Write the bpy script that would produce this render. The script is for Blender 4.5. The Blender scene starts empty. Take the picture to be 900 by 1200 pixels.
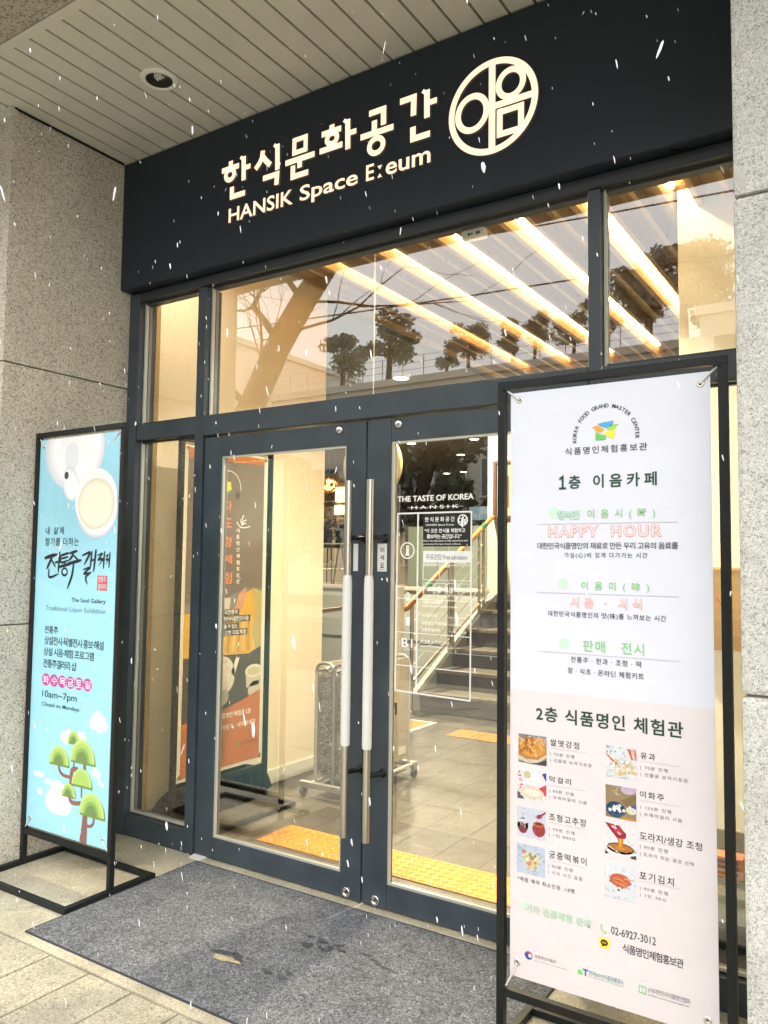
import bpy, bmesh, math, random
from mathutils import Vector, Matrix
R = math.radians
scene = bpy.context.scene
COL = scene.collection

# ------------------------------------------------------------------ camera
cam = bpy.data.cameras.new('camera'); cam_ob = bpy.data.objects.new('camera', cam); COL.objects.link(cam_ob)
cam.sensor_fit = 'VERTICAL'; cam.sensor_height = 36.0; cam.lens = 936.5/1200*36.0
cam.clip_start = 0.05; cam.clip_end = 2000
def cam_rot(yaw, pitch, roll):
    fwd = Vector((math.sin(yaw)*math.cos(pitch), math.cos(yaw)*math.cos(pitch), math.sin(pitch)))
    right = Vector((math.cos(yaw), -math.sin(yaw), 0)); up = right.cross(fwd)
    r2 = math.cos(roll)*right + math.sin(roll)*up
    u2 = -math.sin(roll)*right + math.cos(roll)*up
    return Matrix((r2, u2, -fwd)).transposed()
cam_ob.matrix_world = Matrix.Translation((2.049, -2.978, 1.5)) @ cam_rot(R(-33.13), R(3.68), R(0.68)).to_4x4()
scene.camera = cam_ob

# ------------------------------------------------------------------ sky, sun, exposure
SUN_ELEV, SUN_AZ = R(48), R(148)          # overcast: wide, weak sun from the street side
world = bpy.data.worlds.new('World'); scene.world = world; world.use_nodes = True
nt = world.node_tree; nt.nodes.clear()
sky = nt.nodes.new('ShaderNodeTexSky'); sky.sky_type = 'NISHITA'; sky.sun_disc = False
sky.sun_elevation = SUN_ELEV; sky.sun_rotation = SUN_AZ; sky.air_density = 1.0; sky.dust_density = 4.0; sky.ozone_density = 1.0
hs = nt.nodes.new('ShaderNodeHueSaturation'); hs.inputs['Saturation'].default_value = 0.2
tint = nt.nodes.new('ShaderNodeMix'); tint.data_type = 'RGBA'; tint.blend_type = 'MULTIPLY'; tint.inputs[0].default_value = 1.0
tint.inputs[7].default_value = (1.0, 1.0, 0.985, 1)
bg = nt.nodes.new('ShaderNodeBackground'); bg.inputs['Strength'].default_value = 0.15
wo = nt.nodes.new('ShaderNodeOutputWorld')
nt.links.new(sky.outputs[0], hs.inputs['Color']); cloud = nt.nodes.new('ShaderNodeMix'); cloud.data_type = 'RGBA'; cloud.inputs[0].default_value = .7; cloud.inputs[7].default_value = (11.0, 10.9, 10.6, 1)   # even cloud deck
nt.links.new(hs.outputs[0], cloud.inputs[6]); nt.links.new(cloud.outputs[2], tint.inputs[6])
nt.links.new(tint.outputs[2], bg.inputs['Color']); nt.links.new(bg.outputs[0], wo.inputs['Surface'])
sun = bpy.data.lights.new('sun', 'SUN'); sun.energy = 0.6; sun.angle = R(60); sun.color = (1.0, 0.98, 0.95)
sun_ob = bpy.data.objects.new('sun', sun); COL.objects.link(sun_ob)
sd = Vector((math.sin(SUN_AZ)*math.cos(SUN_ELEV), math.cos(SUN_AZ)*math.cos(SUN_ELEV), math.sin(SUN_ELEV)))
sun_ob.rotation_euler = sd.to_track_quat('Z', 'Y').to_euler()
scene.view_settings.view_transform = 'Standard'; scene.view_settings.look = 'None'
scene.view_settings.gamma = 1.0; scene.view_settings.use_curve_mapping = False
scene.view_settings.exposure = 0.95
scene.render.engine = 'CYCLES'
scene.cycles.max_bounces = 10; scene.cycles.transparent_max_bounces = 16; scene.cycles.diffuse_bounces = 4; scene.cycles.glossy_bounces = 4
scene.cycles.sample_clamp_indirect = 8.0

# ------------------------------------------------------------------ materials
def lin(c):
    if isinstance(c, str):
        c = [int(c[i:i+2], 16)/255 for i in (1, 3, 5)]
        c = [x/12.92 if x <= .04045 else ((x+.055)/1.055)**2.4 for x in c]
    return (c[0], c[1], c[2], 1)
MATS = {}
def mat(name, color=(.5,.5,.5), rough=.6, metal=0.0, spec=.5, var=0.0, vscale=8.0, bump=0.0, bscale=80.0, emit=None, estr=0.0, coat=0.0):
    if name in MATS: return MATS[name]
    m = bpy.data.materials.new(name); m.use_nodes = True
    t = m.node_tree; p = t.nodes['Principled BSDF']
    c = lin(color)
    p.inputs['Base Color'].default_value = c; p.inputs['Roughness'].default_value = rough
    p.inputs['Metallic'].default_value = metal; p.inputs['Specular IOR Level'].default_value = spec
    p.inputs['Coat Weight'].default_value = coat
    if var or bump:
        tc = t.nodes.new('ShaderNodeTexCoord')
    if var:
        n = t.nodes.new('ShaderNodeTexNoise'); n.inputs['Scale'].default_value = vscale; n.inputs['Detail'].default_value = 5
        t.links.new(tc.outputs['Object'], n.inputs['Vector'])
        mr = t.nodes.new('ShaderNodeMapRange'); mr.inputs[1].default_value = .3; mr.inputs[2].default_value = .7
        mr.inputs[3].default_value = 1-var; mr.inputs[4].default_value = 1+var
        t.links.new(n.outputs['Fac'], mr.inputs[0])
        mx = t.nodes.new('ShaderNodeMix'); mx.data_type = 'RGBA'; mx.blend_type = 'MULTIPLY'; mx.inputs[0].default_value = 1
        mx.inputs[6].default_value = c; t.links.new(mr.outputs[0], mx.inputs[7]); t.links.new(mx.outputs[2], p.inputs['Base Color'])
        mr2 = t.nodes.new('ShaderNodeMapRange'); mr2.inputs[1].default_value = .3; mr2.inputs[2].default_value = .7
        mr2.inputs[3].default_value = max(.02, rough-.1); mr2.inputs[4].default_value = min(1, rough+.1)
        t.links.new(n.outputs['Fac'], mr2.inputs[0]); t.links.new(mr2.outputs[0], p.inputs['Roughness'])
    if bump:
        n2 = t.nodes.new('ShaderNodeTexNoise'); n2.inputs['Scale'].default_value = bscale; n2.inputs['Detail'].default_value = 4
        t.links.new(tc.outputs['Object'], n2.inputs['Vector'])
        b = t.nodes.new('ShaderNodeBump'); b.inputs['Strength'].default_value = bump; b.inputs['Distance'].default_value = .01 if bscale > 5 else .10
        t.links.new(n2.outputs['Fac'], b.inputs['Height']); t.links.new(b.outputs[0], p.inputs['Normal'])
    if emit is not None:
        p.inputs['Emission Color'].default_value = lin(emit); p.inputs['Emission Strength'].default_value = estr
    MATS[name] = m
    return m
def speckle(name, stops, scale, bigvar=.12, bigscale=2.0, rough=.7, bump=.3, fine=None, streak=0.0, spec=.5, wet=0.0):
    """grains picked from a constant ramp over random cell values (granite, felt, sandy concrete)"""
    m = bpy.data.materials.new(name); m.use_nodes = True; t = m.node_tree; p = t.nodes['Principled BSDF']
    p.inputs['Roughness'].default_value = rough; p.inputs['Specular IOR Level'].default_value = spec
    tc = t.nodes.new('ShaderNodeTexCoord')
    nz = t.nodes.new('ShaderNodeTexNoise'); nz.inputs['Scale'].default_value = scale*.55; nz.inputs['Detail'].default_value = 3
    t.links.new(tc.outputs['Object'], nz.inputs['Vector'])
    addv = t.nodes.new('ShaderNodeMixRGB'); addv.blend_type = 'LINEAR_LIGHT'; addv.inputs[0].default_value = .012
    t.links.new(tc.outputs['Object'], addv.inputs[1]); t.links.new(nz.outputs['Color'], addv.inputs[2])
    v = t.nodes.new('ShaderNodeTexVoronoi'); v.inputs['Scale'].default_value = scale
    t.links.new(addv.outputs[0], v.inputs['Vector'])
    sep = t.nodes.new('ShaderNodeSeparateColor'); t.links.new(v.outputs['Color'], sep.inputs[0])
    cr = t.nodes.new('ShaderNodeValToRGB'); cr.color_ramp.interpolation = 'LINEAR'
    e = cr.color_ramp.elements
    e[0].position = stops[0][0]; e[0].color = lin(stops[0][1]); e[1].position = stops[-1][0]; e[1].color = lin(stops[-1][1])
    for pos, c in stops[1:-1]:
        k = e.new(pos); k.color = lin(c)
    t.links.new(sep.outputs[0], cr.inputs[0])
    n = t.nodes.new('ShaderNodeTexNoise'); n.inputs['Scale'].default_value = bigscale; n.inputs['Detail'].default_value = 6; n.inputs['Roughness'].default_value = .65
    mp = t.nodes.new('ShaderNodeMapping'); mp.inputs['Scale'].default_value = (1, 1, 1-streak)
    t.links.new(tc.outputs['Object'], mp.inputs[0]); t.links.new(mp.outputs[0], n.inputs['Vector'])
    mr = t.nodes.new('ShaderNodeMapRange'); mr.inputs[1].default_value = .3; mr.inputs[2].default_value = .7
    mr.inputs[3].default_value = 1-bigvar; mr.inputs[4].default_value = 1+bigvar; t.links.new(n.outputs['Fac'], mr.inputs[0])
    mx = t.nodes.new('ShaderNodeMix'); mx.data_type = 'RGBA'; mx.blend_type = 'MULTIPLY'; mx.inputs[0].default_value = 1
    t.links.new(cr.outputs[0], mx.inputs[6]); t.links.new(mr.outputs[0], mx.inputs[7]); t.links.new(mx.outputs[2], p.inputs['Base Color'])
    if wet:      # damp patches are darker and glossier
        mw = t.nodes.new('ShaderNodeMapRange'); mw.inputs[1].default_value = .35; mw.inputs[2].default_value = .6; mw.inputs[3].default_value = wet; mw.inputs[4].default_value = rough+.2
        t.links.new(n.outputs['Fac'], mw.inputs[0]); t.links.new(mw.outputs[0], p.inputs['Roughness'])
    b = t.nodes.new('ShaderNodeBump'); b.inputs['Strength'].default_value = bump; b.inputs['Distance'].default_value = .004
    t.links.new(sep.outputs[1], b.inputs['Height']); t.links.new(b.outputs[0], p.inputs['Normal'])
    MATS[name] = m
    return m
def glass_mat(name, tintc=(.95,.97,.955), gain=4.2):
    m = bpy.data.materials.new(name); m.use_nodes = True; t = m.node_tree; t.nodes.clear()
    o = t.nodes.new('ShaderNodeOutputMaterial'); mix = t.nodes.new('ShaderNodeMixShader')
    tr = t.nodes.new('ShaderNodeBsdfTransparent'); tr.inputs[0].default_value = (*tintc, 1)
    gl = t.nodes.new('ShaderNodeBsdfGlossy'); gl.inputs['Roughness'].default_value = 0.0; gl.inputs[0].default_value = (1, 1, 1, 1)
    fr = t.nodes.new('ShaderNodeFresnel'); fr.inputs['IOR'].default_value = 1.52
    mu = t.nodes.new('ShaderNodeMath'); mu.operation = 'MULTIPLY'; mu.use_clamp = True; mu.inputs[1].default_value = gain
    # the front side alone decides the Fresnel factor, so the thin pane reads the same from both sides
    geo = t.nodes.new('ShaderNodeNewGeometry'); sw = t.nodes.new('ShaderNodeMix'); sw.data_type = 'VECTOR'
    tn = t.nodes.new('ShaderNodeTexNoise'); tn.inputs['Scale'].default_value = .8; tcd = t.nodes.new('ShaderNodeTexCoord')
    t.links.new(tcd.outputs['Object'], tn.inputs['Vector'])
    bp = t.nodes.new('ShaderNodeBump'); bp.inputs['Strength'].default_value = .02; bp.inputs['Distance'].default_value = .02
    t.links.new(tn.outputs['Fac'], bp.inputs['Height']); t.links.new(bp.outputs[0], gl.inputs['Normal'])
    t.nodes.remove(sw); t.nodes.remove(geo)
    t.links.new(fr.outputs[0], mu.inputs[0]); t.links.new(mu.outputs[0], mix.inputs[0])
    t.links.new(tr.outputs[0], mix.inputs[1]); t.links.new(gl.outputs[0], mix.inputs[2]); t.links.new(mix.outputs[0], o.inputs[0])
    MATS[name] = m
    return m
def wood_mat(name, c1, c2, rough=.5, axis=1, scale=14):
    m = bpy.data.materials.new(name); m.use_nodes = True; t = m.node_tree; p = t.nodes['Principled BSDF']
    p.inputs['Roughness'].default_value = rough
    tc = t.nodes.new('ShaderNodeTexCoord'); mp = t.nodes.new('ShaderNodeMapping')
    s = [scale, scale, scale]; s[axis] = scale*.06; mp.inputs['Scale'].default_value = s
    n = t.nodes.new('ShaderNodeTexNoise'); n.inputs['Scale'].default_value = 1; n.inputs['Detail'].default_value = 6; n.inputs['Distortion'].default_value = .6
    cr = t.nodes.new('ShaderNodeValToRGB'); cr.color_ramp.elements[0].color = lin(c1); cr.color_ramp.elements[1].color = lin(c2)
    cr.color_ramp.elements[0].position = .3; cr.color_ramp.elements[1].position = .7
    t.links.new(tc.outputs['Object'], mp.inputs[0]); t.links.new(mp.outputs[0], n.inputs['Vector']); t.links.new(n.outputs['Fac'], cr.inputs[0])
    t.links.new(cr.outputs[0], p.inputs['Base Color']); MATS[name] = m
    return m
def tile_mat(name, c, joint, bw, bh, mortar=.006, rough=.45, var=.14, rotz=0.0, offs=(0,0,0)):
    m = bpy.data.materials.new(name); m.use_nodes = True; t = m.node_tree; p = t.nodes['Principled BSDF']
    tc = t.nodes.new('ShaderNodeTexCoord'); mp = t.nodes.new('ShaderNodeMapping'); mp.inputs['Rotation'].default_value = (0,0,rotz); mp.inputs['Location'].default_value = offs
    br = t.nodes.new('ShaderNodeTexBrick'); br.inputs['Scale'].default_value = 1; br.inputs['Brick Width'].default_value = bw
    br.inputs['Row Height'].default_value = bh; br.inputs['Mortar Size'].default_value = mortar; br.inputs['Mortar Smooth'].default_value = .3
    br.offset = .5
    c = lin(c); br.inputs['Color1'].default_value = tuple(x*.9 for x in c[:3])+(1,); br.inputs['Color2'].default_value = tuple(min(1,x*1.1) for x in c[:3])+(1,)
    br.inputs['Mortar'].default_value = lin(joint)
    t.links.new(tc.outputs['Object'], mp.inputs[0]); t.links.new(mp.outputs[0], br.inputs['Vector'])
    n = t.nodes.new('ShaderNodeTexNoise'); n.inputs['Scale'].default_value = 6; n.inputs['Detail'].default_value = 8; n.inputs['Roughness'].default_value = .7
    t.links.new(tc.outputs['Object'], n.inputs['Vector'])
    mr = t.nodes.new('ShaderNodeMapRange'); mr.inputs[1].default_value = .25; mr.inputs[2].default_value = .75; mr.inputs[3].default_value = 1-var*1.6; mr.inputs[4].default_value = 1+var
    t.links.new(n.outputs['Fac'], mr.inputs[0])
    mx = t.nodes.new('ShaderNodeMix'); mx.data_type = 'RGBA'; mx.blend_type = 'MULTIPLY'; mx.inputs[0].default_value = 1
    t.links.new(br.outputs['Color'], mx.inputs[6]); t.links.new(mr.outputs[0], mx.inputs[7]); t.links.new(mx.outputs[2], p.inputs['Base Color'])
    mr2 = t.nodes.new('ShaderNodeMapRange'); mr2.inputs[1].default_value = .3; mr2.inputs[2].default_value = .7; mr2.inputs[3].default_value = rough-.15; mr2.inputs[4].default_value = rough+.2
    t.links.new(n.outputs['Fac'], mr2.inputs[0]); t.links.new(mr2.outputs[0], p.inputs['Roughness'])
    b = t.nodes.new('ShaderNodeBump'); b.inputs['Strength'].default_value = .4; b.inputs['Distance'].default_value = .004; b.invert = True
    t.links.new(br.outputs['Fac'], b.inputs['Height']); t.links.new(b.outputs[0], p.inputs['Normal'])
    MATS[name] = m
    return m

FRAME = mat('powder_coated_frame', (.042,.056,.070), .38, spec=.5, var=.20, vscale=5)
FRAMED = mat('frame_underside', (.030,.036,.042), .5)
SIGNP = mat('sign_panel', (.010,.0185,.031), .5, var=.06, vscale=2)
BLACKM = mat('black_steel', (.007,.009,.010), .45, spec=.35, var=.2, vscale=12)
BEAD = mat('glazing_bead', (.55,.54,.47), .35, metal=.3)
STEEL = mat('brushed_steel', (.62,.58,.50), .30, metal=1.0)
CHROME = mat('polished_steel', (.75,.74,.72), .15, metal=1.0)
WHITEP = mat('white_sleeve', (.66,.66,.64), .35)
GLASS = glass_mat('window_glass')
GRAN_L = speckle('honed_granite', [(0,(.09,.08,.07)),(.14,(.16,.145,.125)),(.22,(.44,.40,.325)),(.6,(.56,.515,.42)),(1,(.66,.61,.515))], 235, .20, 1.4, .6, .25, streak=.5)
GRAN_R = speckle('flamed_granite', [(0,(.16,.16,.155)),(.14,(.29,.29,.275)),(.26,(.52,.52,.485)),(1,(.69,.69,.645))], 300, .12, 5.0, .8, .8)
GRAN_B = speckle('beam_granite', [(0,(.08,.07,.06)),(.15,(.22,.19,.15)),(.3,(.37,.33,.26)),(1,(.47,.43,.35))], 150, .12, 2.0, .7, .3)
JOINT = mat('joint_filler', (.17,.15,.12), .8)
SOFF = mat('soffit_plank', (.60,.59,.52), .5, var=.05, vscale=4)
SOFFG = mat('soffit_gap', (.006,.006,.006), .9)
CARPET = speckle('felt_mat', [(0,(.05,.055,.064)),(.3,(.115,.124,.140)),(.7,(.19,.20,.218)),(1,(.32,.33,.35))], 210, .20, 7.0, .95, .9, spec=.1)
CARPET_EDGE = mat('mat_edge', (.035,.037,.042), .9)
SLAB = speckle('sandy_slab', [(0,(.25,.215,.15)),(.3,(.41,.365,.27)),(1,(.55,.51,.40))], 220, .26, 3.2, .45, .3, wet=.3)
PAVER = speckle('sandy_paver', [(0,(.20,.17,.12)),(.25,(.37,.335,.25)),(.8,(.475,.44,.345)),(1,(.58,.55,.45))], 190, .26, 3.4, .5, .6, wet=.28)
CREAM = mat('cream_wall_paint', (.82,.74,.57), .55, var=.02, vscale=2)
CREAMW = mat('pale_wall_paint', (.70,.69,.62), .6, var=.03, vscale=2)
FINW = wood_mat('slat_wood', (.32,.19,.065), (.46,.29,.11), .5, 1)
LOBBY = tile_mat('lobby_floor_tile', (.10,.09,.07), (.038,.033,.025), .56, .26, .004, .42, .16, R(90), (.05,.02,0))
YEL = mat('yellow_tactile', (.56,.25,.032), .5, var=.12, vscale=10)
def pm(name, c, rough=.55): return mat('print_'+name, c, rough, bump=.25, bscale=2.0)
INK = {'ink': pm('ink', '#1c1f25'), 'ink2': pm('soft_ink', '#2f343c'), 'dkgreen': pm('dark_green', '#173a2c'), 'green': pm('green', '#7fc07a'),
  'ltgreen': pm('outline_green', '#74c88a'), 'palegreen': pm('pale_green', '#b9dec4'), 'orange': pm('outline_orange', '#ee8f68'), 'grey': pm('grey', '#77747a'), 'teal': pm('teal', '#5f8f95'),
  'slate': pm('slate', '#7d93a0'), 'white': pm('white', (.88,.88,.88)), 'magenta': pm('magenta', '#c9449b'), 'red': pm('red', '#d9534a'), 'line': pm('hairline', '#b9bac4')}

# measured lettering: (words, ink, style, left, right, bottom, top) in metres on its own sheet
RIGHT_ROWS = [
  ('식품명인체험홍보관','ink', 0, 1.1688, 1.42, 1.8424, 1.8651),
  ('층 이음카페','dkgreen', 2, 1.1800, 1.4466, 1.7366, 1.778),
  ('행복한','ltgreen', 3, 1.1419, 1.2158, 1.6416, 1.6696),
  ('이음시(時)','green', 1, 1.2391, 1.4409, 1.6403, 1.6716),
  ('HAPPY  HOUR','orange', 3, 1.1124, 1.4597, 1.5867, 1.6228),
  ('대한민국식품명인의 재료로 만든 우리 고유의 음료를','ink', 0, 1.077, 1.5044, 1.5509, 1.571),
  ('가심(心)비 있게 다가가는 시간','ink', 0, 1.1651, 1.4178, 1.522, 1.5404),
  ('이음미(味)','green', 1, 1.2189, 1.4218, 1.4232, 1.453),
  ('시음 · 시식','orange', 3, 1.1837, 1.4005, 1.3722, 1.4048),
  ('대한민국식품명인의 맛(味)를 느껴보는 시간','ink', 0, 1.1121, 1.4691, 1.3401, 1.3599),
  ('판매 · 전시','green', 1, 1.2235, 1.4055, 1.2416, 1.2762),
  ('전통주 · 한과 · 조청 · 떡','ink', 0, 1.1846, 1.3966, 1.206, 1.224),
  ('장 · 식초 · 온라인 체험키트','ink', 0, 1.175, 1.4049, 1.172, 1.1901),
  ('2층 식품명인 체험관','dkgreen', 2, 1.0725, 1.5123, 1.0178, 1.0635),
  ('쌀엿강정','ink', 0, 1.1184, 1.2104, 0.947, 0.9677),
  ('| 70분 진행','grey', 0, 1.1189, 1.1951, 0.9158, 0.9282),
  ('| 선물용 보자기포장','grey', 0, 1.1189, 1.249, 0.8976, 0.9097),
  ('막걸리','ink', 0, 1.1155, 1.1844, 0.8372, 0.8554),
  ('| 90분 진행','grey', 0, 1.1165, 1.1923, 0.8045, 0.8161),
  ('| 수제막걸리 시음','grey', 0, 1.1165, 1.2331, 0.786, 0.7983),
  ('조청고추장','ink', 0, 1.1142, 1.232, 0.722, 0.744),
  ('| 90분 진행','grey', 0, 1.1153, 1.1954, 0.6908, 0.7022),
  ('| 1인 800G','grey', 0, 1.1152, 1.1966, 0.6727, 0.6849),
  ('궁중떡볶이','ink', 0, 1.1138, 1.2315, 0.61, 0.6321),
  ('| 90분 진행','grey', 0, 1.1124, 1.1883, 0.5797, 0.5924),
  ('| 시식 시간 포함','grey', 0, 1.1123, 1.2193, 0.5607, 0.5739),
  ('*체험 예약 최소인원 :10명','ink2', 0, 1.0107, 1.1937, 0.5205, 0.534),
  ('기타 전통체험 문의','ltgreen', 3, 1.0372, 1.2433, 0.4316, 0.4565),
  ('02-6927-3012','ink2', 0, 1.3041, 1.4315, 0.4326, 0.4548),
  ('식품명인체험홍보관','ink', 1, 1.3373, 1.5061, 0.39, 0.4155),
  ('농림축산식품부','grey', 0, 1.068, 1.1363, 0.3022, 0.3125),
  ('Ministry of Agriculture, Food and Rural Affairs','grey', 0, 1.0672, 1.1697, 0.2924, 0.296),
  ('한국농수산식품유통공사','teal', 1, 1.237, 1.3391, 0.2985, 0.3126),
  ('Korea Agro-Fisheries & Food Trade Corporation','teal', 0, 1.237, 1.3391, 0.2917, 0.2961),
  ('(사)대한민국식품명인협회','grey', 0, 1.4089, 1.521, 0.298, 0.3144),
  ('KOREA FOOD GRAND MASTER','grey', 0, 1.4089, 1.5196, 0.2909, 0.2949),
  ('유과','ink', 0, 1.3927, 1.4347, 0.9455, 0.9649),
  ('| 70분 진행','grey', 0, 1.3928, 1.4688, 0.9153, 0.9274),
  ('| 선물용 보자기포장','grey', 0, 1.3927, 1.5233, 0.8951, 0.908),
  ('이화주','ink', 0, 1.39, 1.458, 0.8359, 0.8552),
  ('| 120분 진행','grey', 0, 1.3914, 1.4772, 0.8029, 0.8145),
  ('| 수제막걸리 시음','grey', 0, 1.3904, 1.5065, 0.7832, 0.796),
  ('도라지/생강 조청','ink', 0, 1.389, 1.5584, 0.718, 0.7402),
  ('| 90분 진행','grey', 0, 1.3896, 1.4665, 0.6915, 0.7043),
  ('| 도라지 또는 생강 선택','grey', 0, 1.3894, 1.5359, 0.6705, 0.6833),
  ('포기김치','ink', 0, 1.3867, 1.482, 0.6062, 0.6287),
  ('| 90분 진행','grey', 0, 1.3886, 1.4657, 0.5757, 0.5875),
  ('| 1인 3KG','grey', 0, 1.3884, 1.4601, 0.5574, 0.5688),
]
LEFT_ROWS = [
  ('내 삶에','ink', 1, -1.5569, -1.4102, 1.6237, 1.6623),
  ('향기를 더하는','ink', 1, -1.5583, -1.2904, 1.5674, 1.608),
  ('The Sool Gallery','ink2', 1, -1.3319, -1.0757, 1.2912, 1.317),
  ('Traditional Liquor Exhibition','slate', 0, -1.5323, -1.0752, 1.2431, 1.2725),
  ('전통주','ink2', 1, -1.5339, -1.4278, 1.1361, 1.1729),
  ('상설전시·특별전시·홍보·해설','ink2', 1, -1.5337, -1.0789, 1.0815, 1.1232),
  ('상설 시음·체험 프로그램','ink2', 1, -1.5358, -1.1483, 1.0273, 1.0677),
  ('전통주갤러리 샵','ink2', 1, -1.5356, -1.2754, 0.9695, 1.0111),
  ('10am~7pm','ink2', 0, -1.5338, -1.2634, 0.8159, 0.8593),
  ('Closed on Mondays','ink2', 0, -1.535, -1.2417, 0.7765, 0.802),
  ('화','white', 1, -1.5314, -1.4846, 0.8909, 0.929),
  ('수','white', 1, -1.4642, -1.4183, 0.8918, 0.9296),
  ('목','white', 1, -1.4, -1.3549, 0.8926, 0.93),
  ('금','white', 1, -1.3369, -1.2926, 0.8933, 0.9304),
  ('토','white', 1, -1.2733, -1.2298, 0.8942, 0.931),
  ('일','white', 1, -1.2077, -1.165, 0.8954, 0.9318),
]
DOOR_ROWS = [
  ('THE TASTE OF KOREA','white', 2, 0.1547, 0.5329, 1.7737, 1.7993),
  ('H A N S I K','white', 0, 0.2264, 0.4618, 1.7394, 1.7545),
  ('한식문화공간','white', 2, 0.2967, 0.4436, 1.6822, 1.7031),
  ('HANSIK Space E:eum','white', 1, 0.3024, 0.44, 1.6628, 1.6729),
  ('“이 곳은 한식을 체험하고','white', 2, 0.2949, 0.4943, 1.6345, 1.6527),
  ('홍보하는 공간입니다.”','white', 2, 0.3069, 0.4775, 1.6092, 1.6288),
  ('This is the ideal place to fully experience and','white', 1, 0.2875, 0.5048, 1.5946, 1.6041),
  ('promote Korean food culture.','white', 1, 0.2876, 0.4755, 1.5811, 1.5898),
  ('무료관람 Free admission','grey', 0, 0.2982, 0.4926, 1.5455, 1.5624),
  ('관람시간','white', 1, 0.2885, 0.3543, 1.4985, 1.5119),
  ('Opening Hours','white', 0, 0.2886, 0.3544, 1.4884, 1.4958),
  ('10:00 - 19:00','white', 1, 0.3696, 0.4929, 1.5013, 1.5192),
  ('월요일 휴관','white', 1, 0.3697, 0.4226, 1.4841, 1.4953),
  ('2','white', 0, 0.2032, 0.2271, 1.3393, 1.3745),
  ('1','white', 0, 0.2045, 0.2229, 1.2298, 1.2663),
  ('B1','white', 0, 0.1841, 0.239, 1.1345, 1.1736),
  ('한식배움터 & 이음스튜디오','white', 1, 0.2858, 0.4717, 1.3823, 1.3977),
  ('식품명인체험관','white', 1, 0.2864, 0.39, 1.328, 1.3427),
  ('Food Grand Master Center','white', 0, 0.2865, 0.4611, 1.3142, 1.3236),
  ('한식갤러리','white', 1, 0.2831, 0.3564, 1.2712, 1.2845),
  ('식품명인 카페이음','white', 1, 0.2834, 0.4096, 1.2378, 1.2531),
  ('전통주갤러리','white', 1, 0.2838, 0.3744, 1.2088, 1.2241),
  ('Hansik Gallery','white', 0, 0.4168, 0.4995, 1.2689, 1.278),
  ('Cafe Eum','white', 0, 0.4246, 0.4836, 1.2388, 1.248),
  ('The Sool Gallery','white', 0, 0.4173, 0.502, 1.2087, 1.2178),
  ('이음홀 & 한식도서관','white', 1, 0.2843, 0.4214, 1.1565, 1.1724),
  ('E:eum Hall & Hansik Library','white', 0, 0.2822, 0.4401, 1.14, 1.1493),
]
INNER_ROWS = [
  ('다','orange', 0, 0.5341, 0.5989, 1.8092, 1.8688),
  ('도','orange', 0, 0.5376, 0.6024, 1.7077, 1.7627),
  ('향','orange', 0, 0.5417, 0.6065, 1.5879, 1.652),
  ('체','orange', 0, 0.5452, 0.61, 1.4868, 1.5416),
  ('험','orange', 0, 0.5493, 0.6141, 1.3674, 1.4359),
  ('식','white', 0, 0.642, 0.6699, 1.6787, 1.7048),
  ('품','white', 0, 0.6433, 0.6713, 1.6394, 1.6655),
  ('명','white', 0, 0.6446, 0.6726, 1.6002, 1.6263),
  ('인','white', 0, 0.6459, 0.6739, 1.561, 1.5871),
  ('체','white', 0, 0.6473, 0.6752, 1.5218, 1.5479),
  ('험','white', 0, 0.6486, 0.6766, 1.4826, 1.5087),
  ('홍','white', 0, 0.6499, 0.6779, 1.4435, 1.4695),
  ('보','white', 0, 0.6512, 0.6792, 1.4044, 1.4304),
  ('관','white', 0, 0.6526, 0.6805, 1.3653, 1.3913),
  ('한국전통의','white', 0, 0.5271, 0.6678, 1.1786, 1.2081),
  ('대한민국식품명인의 차를','white', 0, 0.5285, 0.7693, 1.1381, 1.1667),
  ('배울 수 있는','white', 0, 0.53, 0.6707, 1.0947, 1.1215),
  ('향긋한 다도체험','white', 0, 0.5313, 0.7451, 1.0554, 1.0838),
  ('식품명인 체험관 2층','white', 1, 0.5238, 0.8088, 0.5604, 0.5929),
  ('예약링크 : 네이버예약','white', 1, 0.5261, 0.8523, 0.4904, 0.5212),
]

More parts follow.
